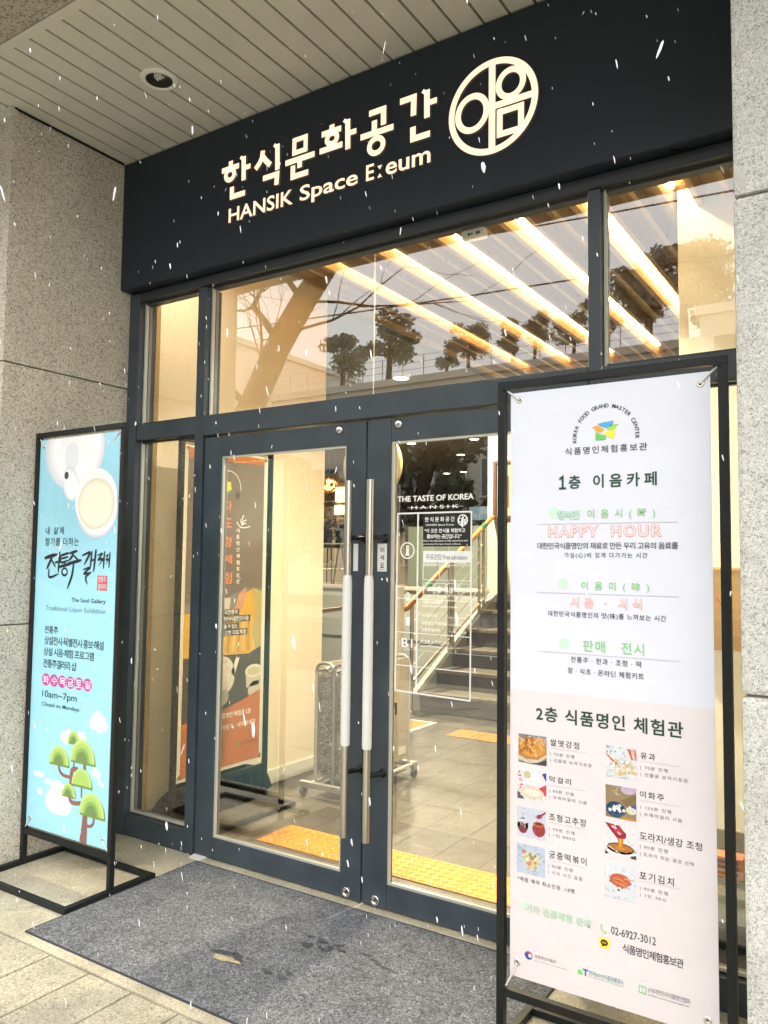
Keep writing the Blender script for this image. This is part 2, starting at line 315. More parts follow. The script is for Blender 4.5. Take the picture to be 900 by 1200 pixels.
# ------------------------------------------------------------------ geometry helpers
def bar_path(pts):
    return [Vector(p) for p in pts]
class MB:
    def __init__(self): self.v = []; self.f = []; self.fm = []; self.mats = []; self.sm = []
    def mi(self, m):
        if m not in self.mats: self.mats.append(m)
        return self.mats.index(m)
    def add(self, vs, fs, m, smooth=False):
        b = len(self.v); i = self.mi(m)
        self.v += [tuple(x) for x in vs]
        for f in fs: self.f.append([b+k for k in f]); self.fm.append(i); self.sm.append(smooth)
        return self
    def box(self, x0, x1, y0, y1, z0, z1, m):
        vs = [(x, y, z) for z in (z0, z1) for y in (y0, y1) for x in (x0, x1)]
        return self.add(vs, [(0,2,3,1),(4,5,7,6),(0,1,5,4),(2,6,7,3),(0,4,6,2),(1,3,7,5)], m)
    def bar(self, p0, p1, w, h, m, up=(0,0,1)):
        p0, p1 = Vector(p0), Vector(p1); d = (p1-p0).normalized(); u = Vector(up)
        if abs(d.dot(u)) > .98: u = Vector((0,1,0))
        s = d.cross(u).normalized()*(w/2); t = s.cross(d).normalized()*(h/2)
        vs = [p+a*s+b*t for p in (p0, p1) for a, b in ((-1,-1),(1,-1),(1,1),(-1,1))]
        return self.add(vs, [(3,2,1,0),(4,5,6,7),(0,1,5,4),(1,2,6,5),(2,3,7,6),(3,0,4,7)], m)
    def tube(self, pts, r, m, n=10, caps=True, smooth=True):
        P = [Vector(p) for p in pts]; rs = r if isinstance(r, (list, tuple)) else [r]*len(P)
        vs, fs = [], []; ref = None
        for i, p in enumerate(P):
            d = (P[min(i+1, len(P)-1)]-P[max(i-1, 0)])
            d = d.normalized() if d.length > 1e-9 else Vector((0,0,1))
            if ref is None: ref = Vector((1,0,0)) if abs(d.x) < .8 else Vector((0,1,0))
            a = (ref-d*ref.dot(d)).normalized(); b = d.cross(a); ref = a
            vs += [p+(a*math.cos(2*math.pi*k/n)+b*math.sin(2*math.pi*k/n))*rs[i] for k in range(n)]
        for i in range(len(P)-1):
            for k in range(n): fs.append((i*n+k, i*n+(k+1)%n, (i+1)*n+(k+1)%n, (i+1)*n+k))
        self.add(vs, fs, m, smooth)
        if caps: self.add(vs[:n], [tuple(range(n))[::-1]], m); self.add(vs[-n:], [tuple(range(n))], m)
        return self
    def lathe(self, prof, c, m, axis='z', n=24, smooth=True):
        vs, fs = [], []
        for r, h in prof:
            for k in range(n):
                a = 2*math.pi*k/n; x, y = r*math.cos(a), r*math.sin(a)
                p = {'z': (x, y, h), 'y': (x, h, y), 'x': (h, x, y)}[axis]
                vs.append((c[0]+p[0], c[1]+p[1], c[2]+p[2]))
        for i in range(len(prof)-1):
            for k in range(n): fs.append((i*n+k, i*n+(k+1)%n, (i+1)*n+(k+1)%n, (i+1)*n+k))
        return self.add(vs, fs, m, smooth)
    def poly(self, pts, m): return self.add(pts, [tuple(range(len(pts)))], m)
    def prism(self, pts, d, m):
        n = len(pts); d = Vector(d); vs = [Vector(p) for p in pts]+[Vector(p)+d for p in pts]
        fs = [tuple(range(n))[::-1], tuple(range(n, 2*n))]+[(k, (k+1) % n, n+(k+1) % n, n+k) for k in range(n)]
        return self.add(vs, fs, m)
    def build(self, name, parent=None, bevel=0.0, loc=None):
        me = bpy.data.meshes.new(name)
        o = bpy.data.objects.new(name, me)
        org = Vector(loc) if loc is not None else Vector((0,0,0))
        if parent is not None: org = wpos(parent)
        me.from_pydata([tuple(Vector(v)-org) for v in self.v], [], self.f)
        for mm in self.mats: me.materials.append(mm)
        me.polygons.foreach_set('material_index', self.fm); me.polygons.foreach_set('use_smooth', self.sm)
        if bevel:
            b = bmesh.new(); b.from_mesh(me); bmesh.ops.remove_doubles(b, verts=b.verts, dist=1e-5)
            es = [e for e in b.edges if len(e.link_faces) == 2 and e.calc_face_angle(0) > R(50)]
            bmesh.ops.bevel(b, geom=es, offset=bevel, segments=2, profile=.6, affect='EDGES', clamp_overlap=True)
            b.to_mesh(me); b.free()
        me.update(); COL.objects.link(o)
        if parent is not None: o.parent = parent
        elif loc is not None: o.location = loc
        return o
def wpos(o):
    p = Vector((0,0,0))
    while o is not None: p += o.location; o = o.parent
    return p
def tag(o, label=None, cat=None, group=None, kind=None):
    if label: o['label'] = label
    if cat: o['category'] = cat
    if group: o['group'] = group
    if kind: o['kind'] = kind
    return o
def thing(name, label, cat, loc=(0,0,0), group=None):
    o = bpy.data.objects.new(name, None); COL.objects.link(o); o.location = loc; o.empty_display_size = .1
    return tag(o, label, cat, group, 'thing')
def struct(o): o['kind'] = 'structure'; return o
def dup(root, loc, label=None, group=None):
    r = root.copy(); COL.objects.link(r); r.location = loc
    if label: r['label'] = label
    if group: r['group'] = group
    for ch in list(root.children):
        c = ch.copy(); COL.objects.link(c); c.parent = r
        for g in list(ch.children):
            d = g.copy(); COL.objects.link(d); d.parent = c
    return r

# ---- flat print: shapes and lettering laid on a plane.  A 'sheet' maps (a, b, layer) to space.
def sheet_y(y, eps=.0004): return lambda a, b, k: (a, y-eps*k, b)          # faces the street
def sheet_x(x, eps=.0004): return lambda a, b, k: (x+eps*k, a, b)          # faces +X
_lay = [0]
def up(k): _lay[0] = (_lay[0]+1) % 24; return k+.03*_lay[0]
_txt = {}
def glyphs(body, offset, track=1.0):
    key = (body, offset, track)
    if key not in _txt:
        c = bpy.data.curves.new('lettering', 'FONT'); c.body = body; c.offset = offset; c.resolution_u = 3; c.size = 1
        c.space_character = track
        o = bpy.data.objects.new('lettering', c); me = bpy.data.meshes.new_from_object(o)
        vs = [(v.co.x, v.co.y) for v in me.vertices]; fs = [tuple(p.vertices) for p in me.polygons]
        bpy.data.objects.remove(o); bpy.data.curves.remove(c); bpy.data.meshes.remove(me)
        xs = [v[0] for v in vs]; ys = [v[1] for v in vs]
        _txt[key] = (vs, fs, min(xs), max(xs), min(ys), max(ys))
    return _txt[key]
def text(mb, S, body, x0, x1, z0, z1, m, k=3, offset=0.0, flip=False, depth=None, cap=2.2):
    vs, fs, ax, bx, ay, by = glyphs(body, offset)
    if len(body) > 1 and any('가' <= ch <= '힣' for ch in body):      # letters keep their own proportions; the line is fitted by letter spacing
        want = (x1-x0)/(z1-z0)*(by-ay); w1 = bx-ax; q_ = glyphs(body, offset, 1.5); w2 = q_[3]-q_[2]
        tr = max(.85, min(cap, 1+.5*(want-w1)/max(1e-6, w2-w1))); tr = round(tr, 3)
        vs, fs, ax, bx, ay, by = glyphs(body, offset, tr)
    out = []
    for x, y in vs:
        u = (x-ax)/(bx-ax); w = (y-ay)/(by-ay)
        out.append(S(x0+(x1-x0)*u, z0+(z1-z0)*w, k))
    if depth is None: mb.add(out, fs, m)
    return mb
def outlined(mb, S, body, x0, x1, z0, z1, m, fill, k):
    # both weights are drawn in the same frame, so the outline stays even round each stroke
    a = glyphs(body, .036); w1 = a[3]-a[2]; q_ = glyphs(body, .036, 1.5); want = (x1-x0)/(z1-z0)*(a[5]-a[4])
    tr = round(max(.85, min(2.2, 1+.5*(want-w1)/max(1e-6, q_[3]-q_[2]-w1))), 3)
    A = glyphs(body, .036, tr); B_ = glyphs(body, .0, tr)
    for (vs, fs), mm, kk in (((A[0], A[1]), m, k), ((B_[0], B_[1]), fill, k+1)):
        mb.add([S(x0+(x1-x0)*(x-A[2])/(A[3]-A[2]), z0+(z1-z0)*(y-A[4])/(A[5]-A[4]), kk) for x, y in vs], fs, mm)
def rect(mb, S, a0, a1, b0, b1, m, k=1):
    k = up(k); return mb.poly([S(a0,b0,k),S(a1,b0,k),S(a1,b1,k),S(a0,b1,k)], m)
def ell(mb, S, a, b, ra, rb, m, k=1, n=28, t0=0, t1=360, rot=0):
    pts = []; k = up(k)
    full = abs(t1-t0) >= 360
    for i in range(n if full else n+1):
        t = R(t0+(t1-t0)*i/n); x, y = ra*math.cos(t), rb*math.sin(t)
        pts.append(S(a+x*math.cos(rot)-y*math.sin(rot), b+x*math.sin(rot)+y*math.cos(rot), k))
    return mb.poly(pts, m)
def ring(mb, S, a, b, ra, rb, w, m, k=1, n=40, t0=0, t1=360):
    vs, fs = [], []; k = up(k)
    for i in range(n+1):
        t = R(t0+(t1-t0)*i/n)
        vs += [S(a+ra*math.cos(t), b+rb*math.sin(t), k), S(a+(ra-w)*math.cos(t), b+(rb-w)*math.sin(t), k)]
    for i in range(n): fs.append((2*i, 2*i+2, 2*i+3, 2*i+1))
    return mb.add(vs, fs, m)
def stroke(mb, S, pts, w, m, k=1):
    P = [Vector(p) for p in pts]; n = len(P); ws = w if isinstance(w, (list, tuple)) else [w]*n
    L, Q = [], []; k = up(k)
    for i, p in enumerate(P):
        d1 = (P[i]-P[i-1]).normalized() if i else None
        d2 = (P[i+1]-P[i]).normalized() if i < n-1 else None
        if d1 is None: d1 = d2
        if d2 is None: d2 = d1
        n1 = Vector((-d1.y, d1.x)); n2 = Vector((-d2.y, d2.x)); mnorm = n1+n2
        mnorm = mnorm.normalized() if mnorm.length > 1e-6 else n1
        s = ws[i]/2/max(.45, mnorm.dot(n1))
        L.append(p+mnorm*s); Q.append(p-mnorm*s)
    vs = [S(q.x, q.y, k) for q in L]+[S(q.x, q.y, k) for q in Q]
    return mb.add(vs, [(i, i+1, n+i+1, n+i) for i in range(n-1)], m)
def curve(pts, n=8):
    P = [Vector(p) for p in pts]; P = [P[0]*2-P[1]]+P+[P[-1]*2-P[-2]]; out = []
    for i in range(1, len(P)-2):
        for j in range(n):
            t = j/n; a, b, c, d = P[i-1], P[i], P[i+1], P[i+2]
            out.append(.5*((2*b)+(c-a)*t+(2*a-5*b+4*c-d)*t*t+(3*b-a-3*c+d)*t**3))
    return out+[P[-2]]
def lines(mb, S, rows, k=3):
    for body, col, st, x0, x1, z0, z1 in rows:
        m = INK[col]; lw = (z1-z0); fill = BANW if z0 > 1.1 else BANP
        if st == 3:
            outlined(mb, S, body, x0, x1, z0, z1, m, fill, k)
        else:
            text(mb, S, body, x0, x1, z0, z1, m, k, (.004, .009, .019)[st], cap=1.25 if st == 0 else 2.2)
BANW = pm('banner_white', '#ced1de', .5)
BANP = pm('banner_pink', '#cfc9cd', .5)
rng = random.Random(7)

# ------------------------------------------------------------------ ground
GZ = 0.0
g = MB(); g.box(-70, 70, -70, 40, -.6, -.15, speckle('asphalt', [(0,(.03,.03,.03)),(1,(.075,.073,.07))], 60, .15, .6, .7, .4)); struct(g.build('ground'))
g = MB()   # entrance recess: one honed slab up to the kerb line
g.box(-2.6, 2.6, -1.022, .12, -.14, 0, SLAB); struct(g.build('entrance_floor', bevel=.003))
g = MB()
y = -1.028; row = 0
while y > -5.6:
    x = -6.06+(-.122 if row % 2 else 0)
    d = .36
    while x < 6:
        dz = rng.uniform(-.0025, .0015)
        g.box(x+.004, x+.228, y-d+.004, y-.004, -.08, dz, PAVER); x += .2325
    y -= d; row += 1
struct(g.build('pavement', bevel=.004))
g = MB(); g.box(-60, 60, -5.6, -1.03, -.14, -.012, mat('paver_joint', (.09,.075,.05), .9)); g.box(-60, -2.61, -1.03, .12, -.14, -.004, SLAB); g.box(2.61, 60, -1.03, .12, -.14, -.004, SLAB); struct(g.build('pavement_bed'))
g = MB(); g.box(-60, 60, -5.85, -5.61, -.16, .0, GRAN_B); struct(g.build('kerb', bevel=.01))
g = MB(); g.box(-60, 60, -14.4, -5.86, -.155, -.13, mat('road_asphalt', (.05,.05,.052), .6, var=.2, vscale=2)); struct(g.build('road'))
g = MB()
for i in range(-8, 9): g.box(i*6, i*6+3, -10.1, -9.95, -.128, -.126, mat('road_paint', (.7,.7,.68), .6))
struct(g.build('road_marking'))
g = MB(); g.box(-60, 60, -19, -14.5, -.16, .0, tile_mat('far_pavement', (.3,.28,.25), (.12,.11,.1), .4, .4)); struct(g.build('far_pavement'))

# ------------------------------------------------------------------ granite piers, soffit, beam
def pier(x0, x1, y0, y1, m, cham, bev):
    b = MB(); c = MB()
    zs = [(.0, 1.172), (1.179, 2.474), (2.481, 3.765)]
    for za, zb in zs: b.box(x0, x1, y0, y1, za, zb, m)
    return b, (x0+.012, x1-.012, y0+.012, y1-.012)
for side in (-1, 1):
    if side < 0: x0, x1, m, lb = -2.42, -1.66, GRAN_L, 'warm speckled granite pier behind the blue banner, left of the entrance'
    else: x0, x1, m, lb = 1.69, 2.45, GRAN_R, 'pale rough granite pier beside the white menu banner, right of the entrance'
    t = thing('granite_pier', lb, 'pier', ((x0+x1)/2, -.38, 0))
    b, (a0, a1, c0, c1) = pier(x0, x1, -.755, .1, m, .004, .004)
    b.build('stone_block', t, bevel=.004 if side < 0 else .011)
    j = MB(); j.box(a0, a1, c0, c1, .002, 3.764, JOINT); j.build('joint_core', t)
    if side > 0:      # chipped corner scars on the street face
        r2 = random.Random(3)
        for zc, hh, ww in ((2.52,.05,.022),(2.86,.035,.012),(1.20,.03,.014)):
            pts = []
            for k in range(11):
                a = 2*math.pi*k/11
                pts.append((x0+.012+ww*.5*(1+math.cos(a)*r2.uniform(.7,1.1)), -.7565, zc+hh*.5*math.sin(a)*r2.uniform(.8,1.15)))
            e = MB(); e.poly(pts, mat('granite_scar', (.44,.43,.38), .9, bump=.5, bscale=60)); e.build('chipped_scar', t)
    else:
        cp = MB(); cp.box(x0-.3, -1.654, -.775, -.735, 3.735, 3.768, SOFF); cp.build('cap_trim', t)
t = thing('plank_soffit', 'beige metal plank soffit over the entrance with dark gaps', 'soffit', (0, -.5, 3.77))
b = MB(); x = -2.6; LC = (-.85, -.524); LR = .074
while x < 2.6:
    xa, xb = x+.0062, x+.1088
    if xb < LC[0]-LR or xa > LC[0]+LR: b.box(xa, xb, -1.03, .0, 3.772, 3.80, SOFF)
    else:                                   # planks cut round the recessed lamp
        xs = [xa+(xb-xa)*i/16 for i in range(17)]; h = lambda q: math.sqrt(max(0, LR*LR-(q-LC[0])**2))
        b.prism([(xa,-1.03,3.772),(xb,-1.03,3.772)]+[(q, LC[1]-h(q), 3.772) for q in xs[::-1]], (0,0,.028), SOFF)
        b.prism([(xb,.0,3.772),(xa,.0,3.772)]+[(q, LC[1]+h(q)+.0005, 3.772) for q in xs], (0,0,.028), SOFF)
    x += .115
b.build('plank', t)
b = MB(); b.box(-2.65, 2.65, -1.03, .0, 3.832, 3.838, SOFFG); b.build('dark_backing', t)
b = MB(); b.box(-2.65, 2.65, -1.075, -1.034, 3.764, 3.80, SOFF); b.box(-1.66, -1.648, -.75, -.08, 3.764, 3.7715, SOFFG); b.build('edge_trim', t)
t = thing('granite_beam', 'speckled granite beam along the outer edge of the soffit', 'beam', (0, -1.4, 3.77))
b = MB(); b.box(-6, -.4, -1.79, -1.078, 3.768, 4.7, GRAN_B); b.box(-.394, 6, -1.79, -1.078, 3.768, 4.7, GRAN_B); b.build('beam_block', t, bevel=.004)
# recessed downlight in the soffit
t = thing('recessed_downlight', 'round recessed downlight with a bare unlit bulb in the beige soffit', 'downlight', (-.85, -.524, 3.77))
c = (-.85, -.524, 3.77)
b = MB(); b.lathe([(.062,-.004),(.067,-.010),(.082,-.008),(.088,.002)], c, mat('lamp_trim', (.75,.74,.66), .45), n=36); b.build('rim', t)
b = MB(); b.lathe([(.063,-.004),(.062,.02),(.055,.045),(.035,.055),(.0,.058)], c, mat('lamp_reflector', (.10,.10,.09), .35, metal=.6), n=36); b.build('reflector', t)
b = MB()
for dx in (-.016, 0, .016): b.tube([(c[0]+dx, c[1]-.012, c[2]+.05), (c[0]+dx, c[1]-.012, c[2]+.012), (c[0]+dx, c[1]+.006, c[2]+.006), (c[0]+dx, c[1]+.012, c[2]+.02), (c[0]+dx, c[1]+.012, c[2]+.05)], .005, mat('bulb_glass', (.85,.85,.82), .2), 8)
b.build('bulb', t)
# building mass above and to the sides
t = thing('host_building', 'granite clad building above and around the entrance', 'building', (0, 0, 0))
b = MB(); b.box(-14, -2.43, .02, .3, 0, 3.76, GRAN_L); b.box(2.46, 6, .02, .3, 0, 3.76, GRAN_L); b.box(-14, 6, .13, .3, 3.84, 9.5, GRAN_L); b.build('wall', t)
b = MB(); b.box(-14, 6, -1.0, 16.2, 3.84, 3.98, mat('roof_deck', (.3,.29,.27), .8)); b.build('roof', t)
b = MB(); b.box(-14.2, -14, .0, 16.2, 0, 3.8, CREAMW); b.box(6, 6.2, .0, 16.2, 0, 3.8, CREAMW); b.box(-14, 6, 16, 16.2, 0, 3.8, mat('cafe_back_paint', (.085,.08,.06), .6)); b.build('inner_wall', t)

# ------------------------------------------------------------------ facade sign
t = thing('facade_sign', 'long dark navy fascia sign with lit cream Korean lettering over the doors', 'sign', (0, -.07, 3.03))
b = MB(); b.box(-1.66, 1.75, -.07, .10, 3.03, 3.764, SIGNP); b.build('panel', t, bevel=.004)
LIT = mat('lit_lettering', (.62,.50,.38), .5, emit=(1.0,.69,.48), estr=.64)
LSIDE = mat('letter_side', (.16,.12,.09), .5)
SS = lambda a, b, k: (a, -.082, b)
class Raised(MB):
    def finish(self, name, parent, depth=.010):
        n = len(self.f)
        vs, fs = list(self.v), [list(f) for f in self.f]
        me = bpy.data.meshes.new('tmp'); me.from_pydata(vs, [], fs); bm = bmesh.new(); bm.from_mesh(me)
        bmesh.ops.remove_doubles(bm, verts=bm.verts, dist=1e-6)
        bmesh.ops.recalc_face_normals(bm, faces=bm.faces)
        for f in bm.faces:
            if f.normal.y > 0: f.normal_flip()
        ret = bmesh.ops.extrude_face_region(bm, geom=list(bm.faces))
        nv = [e for e in ret['geom'] if isinstance(e, bmesh.types.BMVert)]
        for v in nv: v.co.y += depth
        o_me = bpy.data.meshes.new(name); bm.normal_update()
        o_me.materials.append(LIT); o_me.materials.append(LSIDE)
        for f in bm.faces: f.material_index = 0 if abs(f.normal.y) > .7 else 1
        org = wpos(parent)
        for v in bm.verts: v.co -= org
        bm.to_mesh(o_me); bm.free(); bpy.data.meshes.remove(me)
        o = bpy.data.objects.new(name, o_me); COL.objects.link(o); o.parent = parent
        return o
b = Raised(); W = .0285
def st(pts, w=W): stroke(b, SS, pts, w, LIT)
def ci(a, c, ra, rb, w=W*.9): ring(b, SS, a, c, ra, rb, w, LIT, 1, 32)
def vert(p, q):   # vertical stem with the little flag of this typeface
    st([p, q]); st([(p[0]-.022, p[1]+.002), (p[0]-.001, p[1]-.016)], W*.6)
st([(-.869,3.517),(-.749,3.517)]); st([(-.807,3.556),(-.806,3.515)]); ci(-.811,3.484,.042,.040); vert((-.718,3.556),(-.715,3.43)); st([(-.716,3.494),(-.670,3.494)], W*.9); st([(-.795,3.416),(-.794,3.363),(-.703,3.363)])
st([(-.5886,3.550),(-.593,3.518),(-.608,3.492),(-.636,3.466)]); st([(-.592,3.522),(-.566,3.490),(-.537,3.462)]); vert((-.494,3.557),(-.491,3.425)); st([(-.5845,3.404),(-.492,3.404),(-.496,3.350)])
st([(-.386,3.543),(-.316,3.543),(-.316,3.480),(-.386,3.480),(-.386,3.543+.012)], W*.86); st([(-.4405,3.4425),(-.260,3.4425)]); st([(-.351,3.441),(-.350,3.398)]); st([(-.392,3.419),(-.392,3.363),(-.297,3.363)])
st([(-.159,3.556),(-.159,3.522)]); st([(-.219,3.5225),(-.105,3.5225)]); ci(-.158,3.488,.042,.038); st([(-.161,3.468),(-.161,3.442)]); st([(-.230,3.443),(-.096,3.443)]); vert((-.068,3.554),(-.065,3.41)); st([(-.067,3.485),(-.018,3.485)], W*.9)
st([(.052,3.542),(.131,3.542),(.131,3.468)]); st([(.082,3.503),(.082,3.452)]); st([(.006,3.4435),(.185,3.4435)]); ci(.093,3.382,.050,.047)
st([(.218,3.546),(.290,3.546),(.288,3.462)]); vert((.356,3.558),(.357,3.432)); st([(.356,3.497),(.406,3.497)], W*.9); st([(.286,3.412),(.287,3.357),(.373,3.357)])
b.finish('korean_lettering', t)
b = Raised()
text(b, SS, 'HANSIK', -.813, -.389, 3.2285, 3.304, LIT, 1, .014)
text(b, SS, 'Space', -.346, -.006, 3.2065, 3.304, LIT, 1, .014)
text(b, SS, 'E', .040, .083, 3.2285, 3.303, LIT, 1, .014)
b.poly([SS(.101,3.284,1),SS(.127,3.284,1),SS(.114,3.266,1)][::-1], LIT); b.poly([SS(.101,3.229,1),SS(.127,3.229,1),SS(.114,3.247,1)], LIT)
text(b, SS, 'eum', .146, .376, 3.2275, 3.284, LIT, 1, .014)
b.finish('english_lettering', t)
b = Raised(); cx, cz = .667, 3.386
ring(b, SS, cx, cz, .202, .202, .027, LIT, 1, 64)
b2 = [(.667, cz+.18), (.667, cz-.18)]; st(b2, .030)
ring(b, SS, .5755, 3.384, .0800, .0860, .027, LIT, 1, 40)
ring(b, SS, .7500, 3.460, .0670, .0690, .026, LIT, 1, 40)
st([(.680,3.384),(.850,3.384)], .028)
st([(.7015,3.350),(.7955,3.350),(.7955,3.256),(.7015,3.256),(.7015,3.364)], .026)
b.finish('round_emblem', t)

# ------------------------------------------------------------------ glazed entrance frame
FD = .12
t = thing('shopfront_glazing', 'dark grey metal frame of the glazed shopfront around the doors', 'window frame', (0, 0, 0))
for xa, xb in ((-1.659, -1.575), (1.60, 1.689)):
    b = MB(); b.box(xa, xb, .0, FD, 0, 3.022, FRAME); b.build('jamb', t, bevel=.003)
for xa, xb in ((-1.105, -1.045), (1.040, 1.088)):
    b = MB(); b.box(xa, xb, .003, FD-.003, .0, 2.965, FRAME); b.build('mullion', t, bevel=.002)
b = MB(); b.box(-1.574, 1.599, .004, FD-.002, 2.976, 3.024, FRAMED); b.build('head', t, bevel=.002)
for xa, xb, ya, za, zb in ((-1.044,1.039,-.004,2.160,2.264),(-1.574,-1.106,.006,2.176,2.266),(1.089,1.599,.006,2.162,2.264)):
    b = MB(); b.box(xa, xb, ya, FD-abs(ya), za, zb, FRAME); b.build('transom', t, bevel=.003)
for xa, xb in ((-1.574,-1.106),(1.089,1.599)):
    b = MB(); b.box(xa, xb, .006, FD-.006, 0, .112, FRAME); b.build('sill_rail', t, bevel=.003)
PY = .062
for k, (xa, xb, za, zb) in enumerate(((-1.572,-1.108,.118,2.172),(-1.572,-1.108,2.270,2.972),(-1.042,1.037,2.268,2.972),(1.091,1.597,2.268,2.972),(1.091,1.597,.118,2.158))):
    b = MB(); b.poly([(xa,PY,za),(xb,PY,za),(xb,PY,zb),(xa,PY,zb)], GLASS); p = b.build('window_pane', t)
    w = .010; d = MB()
    for x0, x1, z0, z1 in ((xa,xa+w,za,zb),(xb-w,xb,za,zb),(xa+w,xb-w,za,za+w),(xa+w,xb-w,zb-w,zb)): d.box(x0, x1, PY-.022, PY-.003, z0, z1, BEAD if z0 < .2 or z1-z0 > .5 else FRAMED)
    d.build('glazing_bead', p)
for x in (-1.40, .18, 1.36):
    b = MB(); b.bar((x,-.03,3.026),(x+.05,.0,3.026),.008,.006,BLACKM); b.bar((x+.05,.0,3.026),(x+.058,-.02,3.026),.008,.006,BLACKM); b.build('window_stay', t)
t = thing('door_sensor', 'small white motion sensor at the top of the transom glass', 'sensor', (.505, .09, 2.93))
b = MB(); b.box(.452, .560, .064, .105, 2.918, 2.958, mat('sensor_plastic', (.72,.70,.62), .45)); b.build('case', t, bevel=.005)
b = MB(); b.box(.522,.542,.0625,.066,2.930,2.942,BLACKM); b.lathe([(.0,0),(.007,0),(.007,.004)],(.489,.0625,2.936),BLACKM,'y',12); b.lathe([(.0,0),(.005,0),(.005,.004)],(.503,.0625,2.936),BLACKM,'y',12); b.build('lens', t)

# ------------------------------------------------------------------ doors
def door(sx, label):
    """sx=-1: leaf left of the meeting line, +1: right"""
    t = thing('glass_door', label, 'door', (sx*1.033, .012, 0))
    X = lambda a, b: (min(sx*a, sx*b), max(sx*a, sx*b))
    y0, y1 = .012, .062
    outer, inner = (1.036, .915), (.116 if sx < 0 else .131, .0045)
    if sx < 0: outer = (1.036, .915)
    b = MB()
    for a, c, z0, z1 in ((outer[0], outer[1], .008, 2.150), (inner[0], inner[1], .008, 2.150)): b.box(*X(a, c), y0, y1, z0, z1, FRAME)
    b.box(*X(outer[1]-.0005, inner[0]+.0005), y0+.002, y1-.002, 2.046, 2.150, FRAME)
    b.box(*X(outer[1]-.0005, inner[0]+.0005), y0+.002, y1-.002, .008, .112, FRAME)
    b.build('door_frame', t, bevel=.002)
    xa, xb = X(outer[1], inner[0]); za, zb = .112, 2.046
    b = MB(); b.poly([(xa,.036,za),(xb,.036,za),(xb,.036,zb),(xa,.036,zb)], GLASS); b.build('door_pane', t)
    b = MB(); w = .011
    for x0, x1, z0, z1 in ((xa,xa+w,za,zb),(xb-w,xb,za,zb),(xa+w,xb-w,za,za+w),(xa+w,xb-w,zb-w,zb)): b.box(x0, x1, .020, .033, z0, z1, BEAD)
    b.build('glazing_bead', t)
    # pull handle
    hx, hy = (-.036, -.075) if sx < 0 else (.080, -.075)
    b = MB(); b.tube([(hx,hy,.306),(hx,hy,1.868)], .0165, STEEL, 20); hd = b.build('pull_handle', t)
    b = MB(); b.tube([(hx,hy,.700),(hx,hy,.715),(hx,hy,.745),(hx,hy,1.405),(hx,hy,1.430),(hx,hy,1.446)], [.0205,.0215,.0215,.0215,.0200,.0175], WHITEP, 20); b.build('grip_sleeve', hd)
    for z in (.585, 1.612):
        b = MB(); b.tube([(hx+.003,hy,z),(hx+.03,.0,z),(hx+.03,.012,z)], .011, BLACKM, 12); b.lathe([(.0,-.003),(.019,-.003),(.019,.004)], (hx+.03,.008,z), BLACKM, 'y', 16); b.build('handle_bracket', hd)
    # pivot cap on the top rail and the floor lock
    b = MB(); px = -.157 if sx < 0 else .170; b.lathe([(.0,-.008),(.012,-.008),(.019,-.004),(.021,.003)], (px,.010,2.122), CHROME, 'y', 24); b.build('pivot_cap', t)
    b = MB(); lx = -.079 if sx < 0 else .076
    b.lathe([(.020,.003),(.0225,-.004),(.019,-.007),(.013,-.006),(.012,-.004),(.0,-.004)], (lx,.010,.036), CHROME, 'y', 28); b.box(lx-.002, lx+.002, .0048, .0058, .031, .041, BLACKM); b.build('floor_lock', t)
    # push sticker
    S = sheet_y(.0118)
    sx0, sx1 = (-.066, -.040) if sx < 0 else (.066, .116)
    b = MB(); rect(b, S, sx0, sx1, 1.464, 1.588, mat('sticker_white', (.72,.72,.70), .4), 1)
    if sx > 0:
        for k, ch in enumerate('미세요'): text(b, S, ch, .081, .102, 1.548-.034*k, 1.572-.034*k, INK['ink'], 2, .02)
        text(b, S, 'PUSH', .079, .104, 1.470, 1.477, INK['grey'], 2)
    b.build('push_sticker', t)
    return t
dl = door(-1, 'left glass door leaf with dark metal frame and plain unprinted pane')
dr = door(1, 'right glass door leaf whose pane carries the white printed information board')

# printed board on the right door pane
WPR = mat('white_vinyl', (.82,.83,.82), .5)
DK = mat('dark_film', (.012,.012,.012), .5)
S = sheet_y(.0345, .0003)
b = MB()
rect(b, S, .288, .527, 1.5755, 1.7145, DK, 1)
lines(b, S, [r for r in DOOR_ROWS if r[0] != '무료관람 Free admission'], 3)
X0, X1, Z0, Z1 = .150, .520, .952, 1.722
w = .007
for p, q in (((.157,1.722),(.523,1.722)), ((.157,1.722),(.152,.944)), ((.523,1.722),(.520,.935)), ((.152,.944),(.520,.935)), ((.262,1.722),(.2595,.941))): stroke(b, S, [p, q], w, WPR, 2)
for z in (1.348, 1.20, 1.056): stroke(b, S, [(.154,z),(.521,z-.004)], .0035, WPR, 2)
stroke(b, S, [(.205,1.7465),(.483,1.7465)], .0012, WPR, 2)
rect(b, S, .290, .520, 1.507, 1.556, WPR, 2)
text(b, S, '무료관람 Free admission', .303, .505, 1.518, 1.543, INK['grey'], 4)
for p, q in (((.290,1.497),(.520,1.497)), ((.290,1.432),(.520,1.430)), ((.290,1.497),(.289,1.432)), ((.520,1.497),(.519,1.430)), ((.372,1.490),(.371,1.438))): stroke(b, S, [p, q], .0025, WPR, 2)
ring(b, S, .2085, 1.558, .037, .037, .0055, WPR, 2); text(b, S, 'i', .2005, .2165, 1.537, 1.581, WPR, 2, .03); rect(b, S, .198, .219, 1.535, 1.541, WPR, 3)
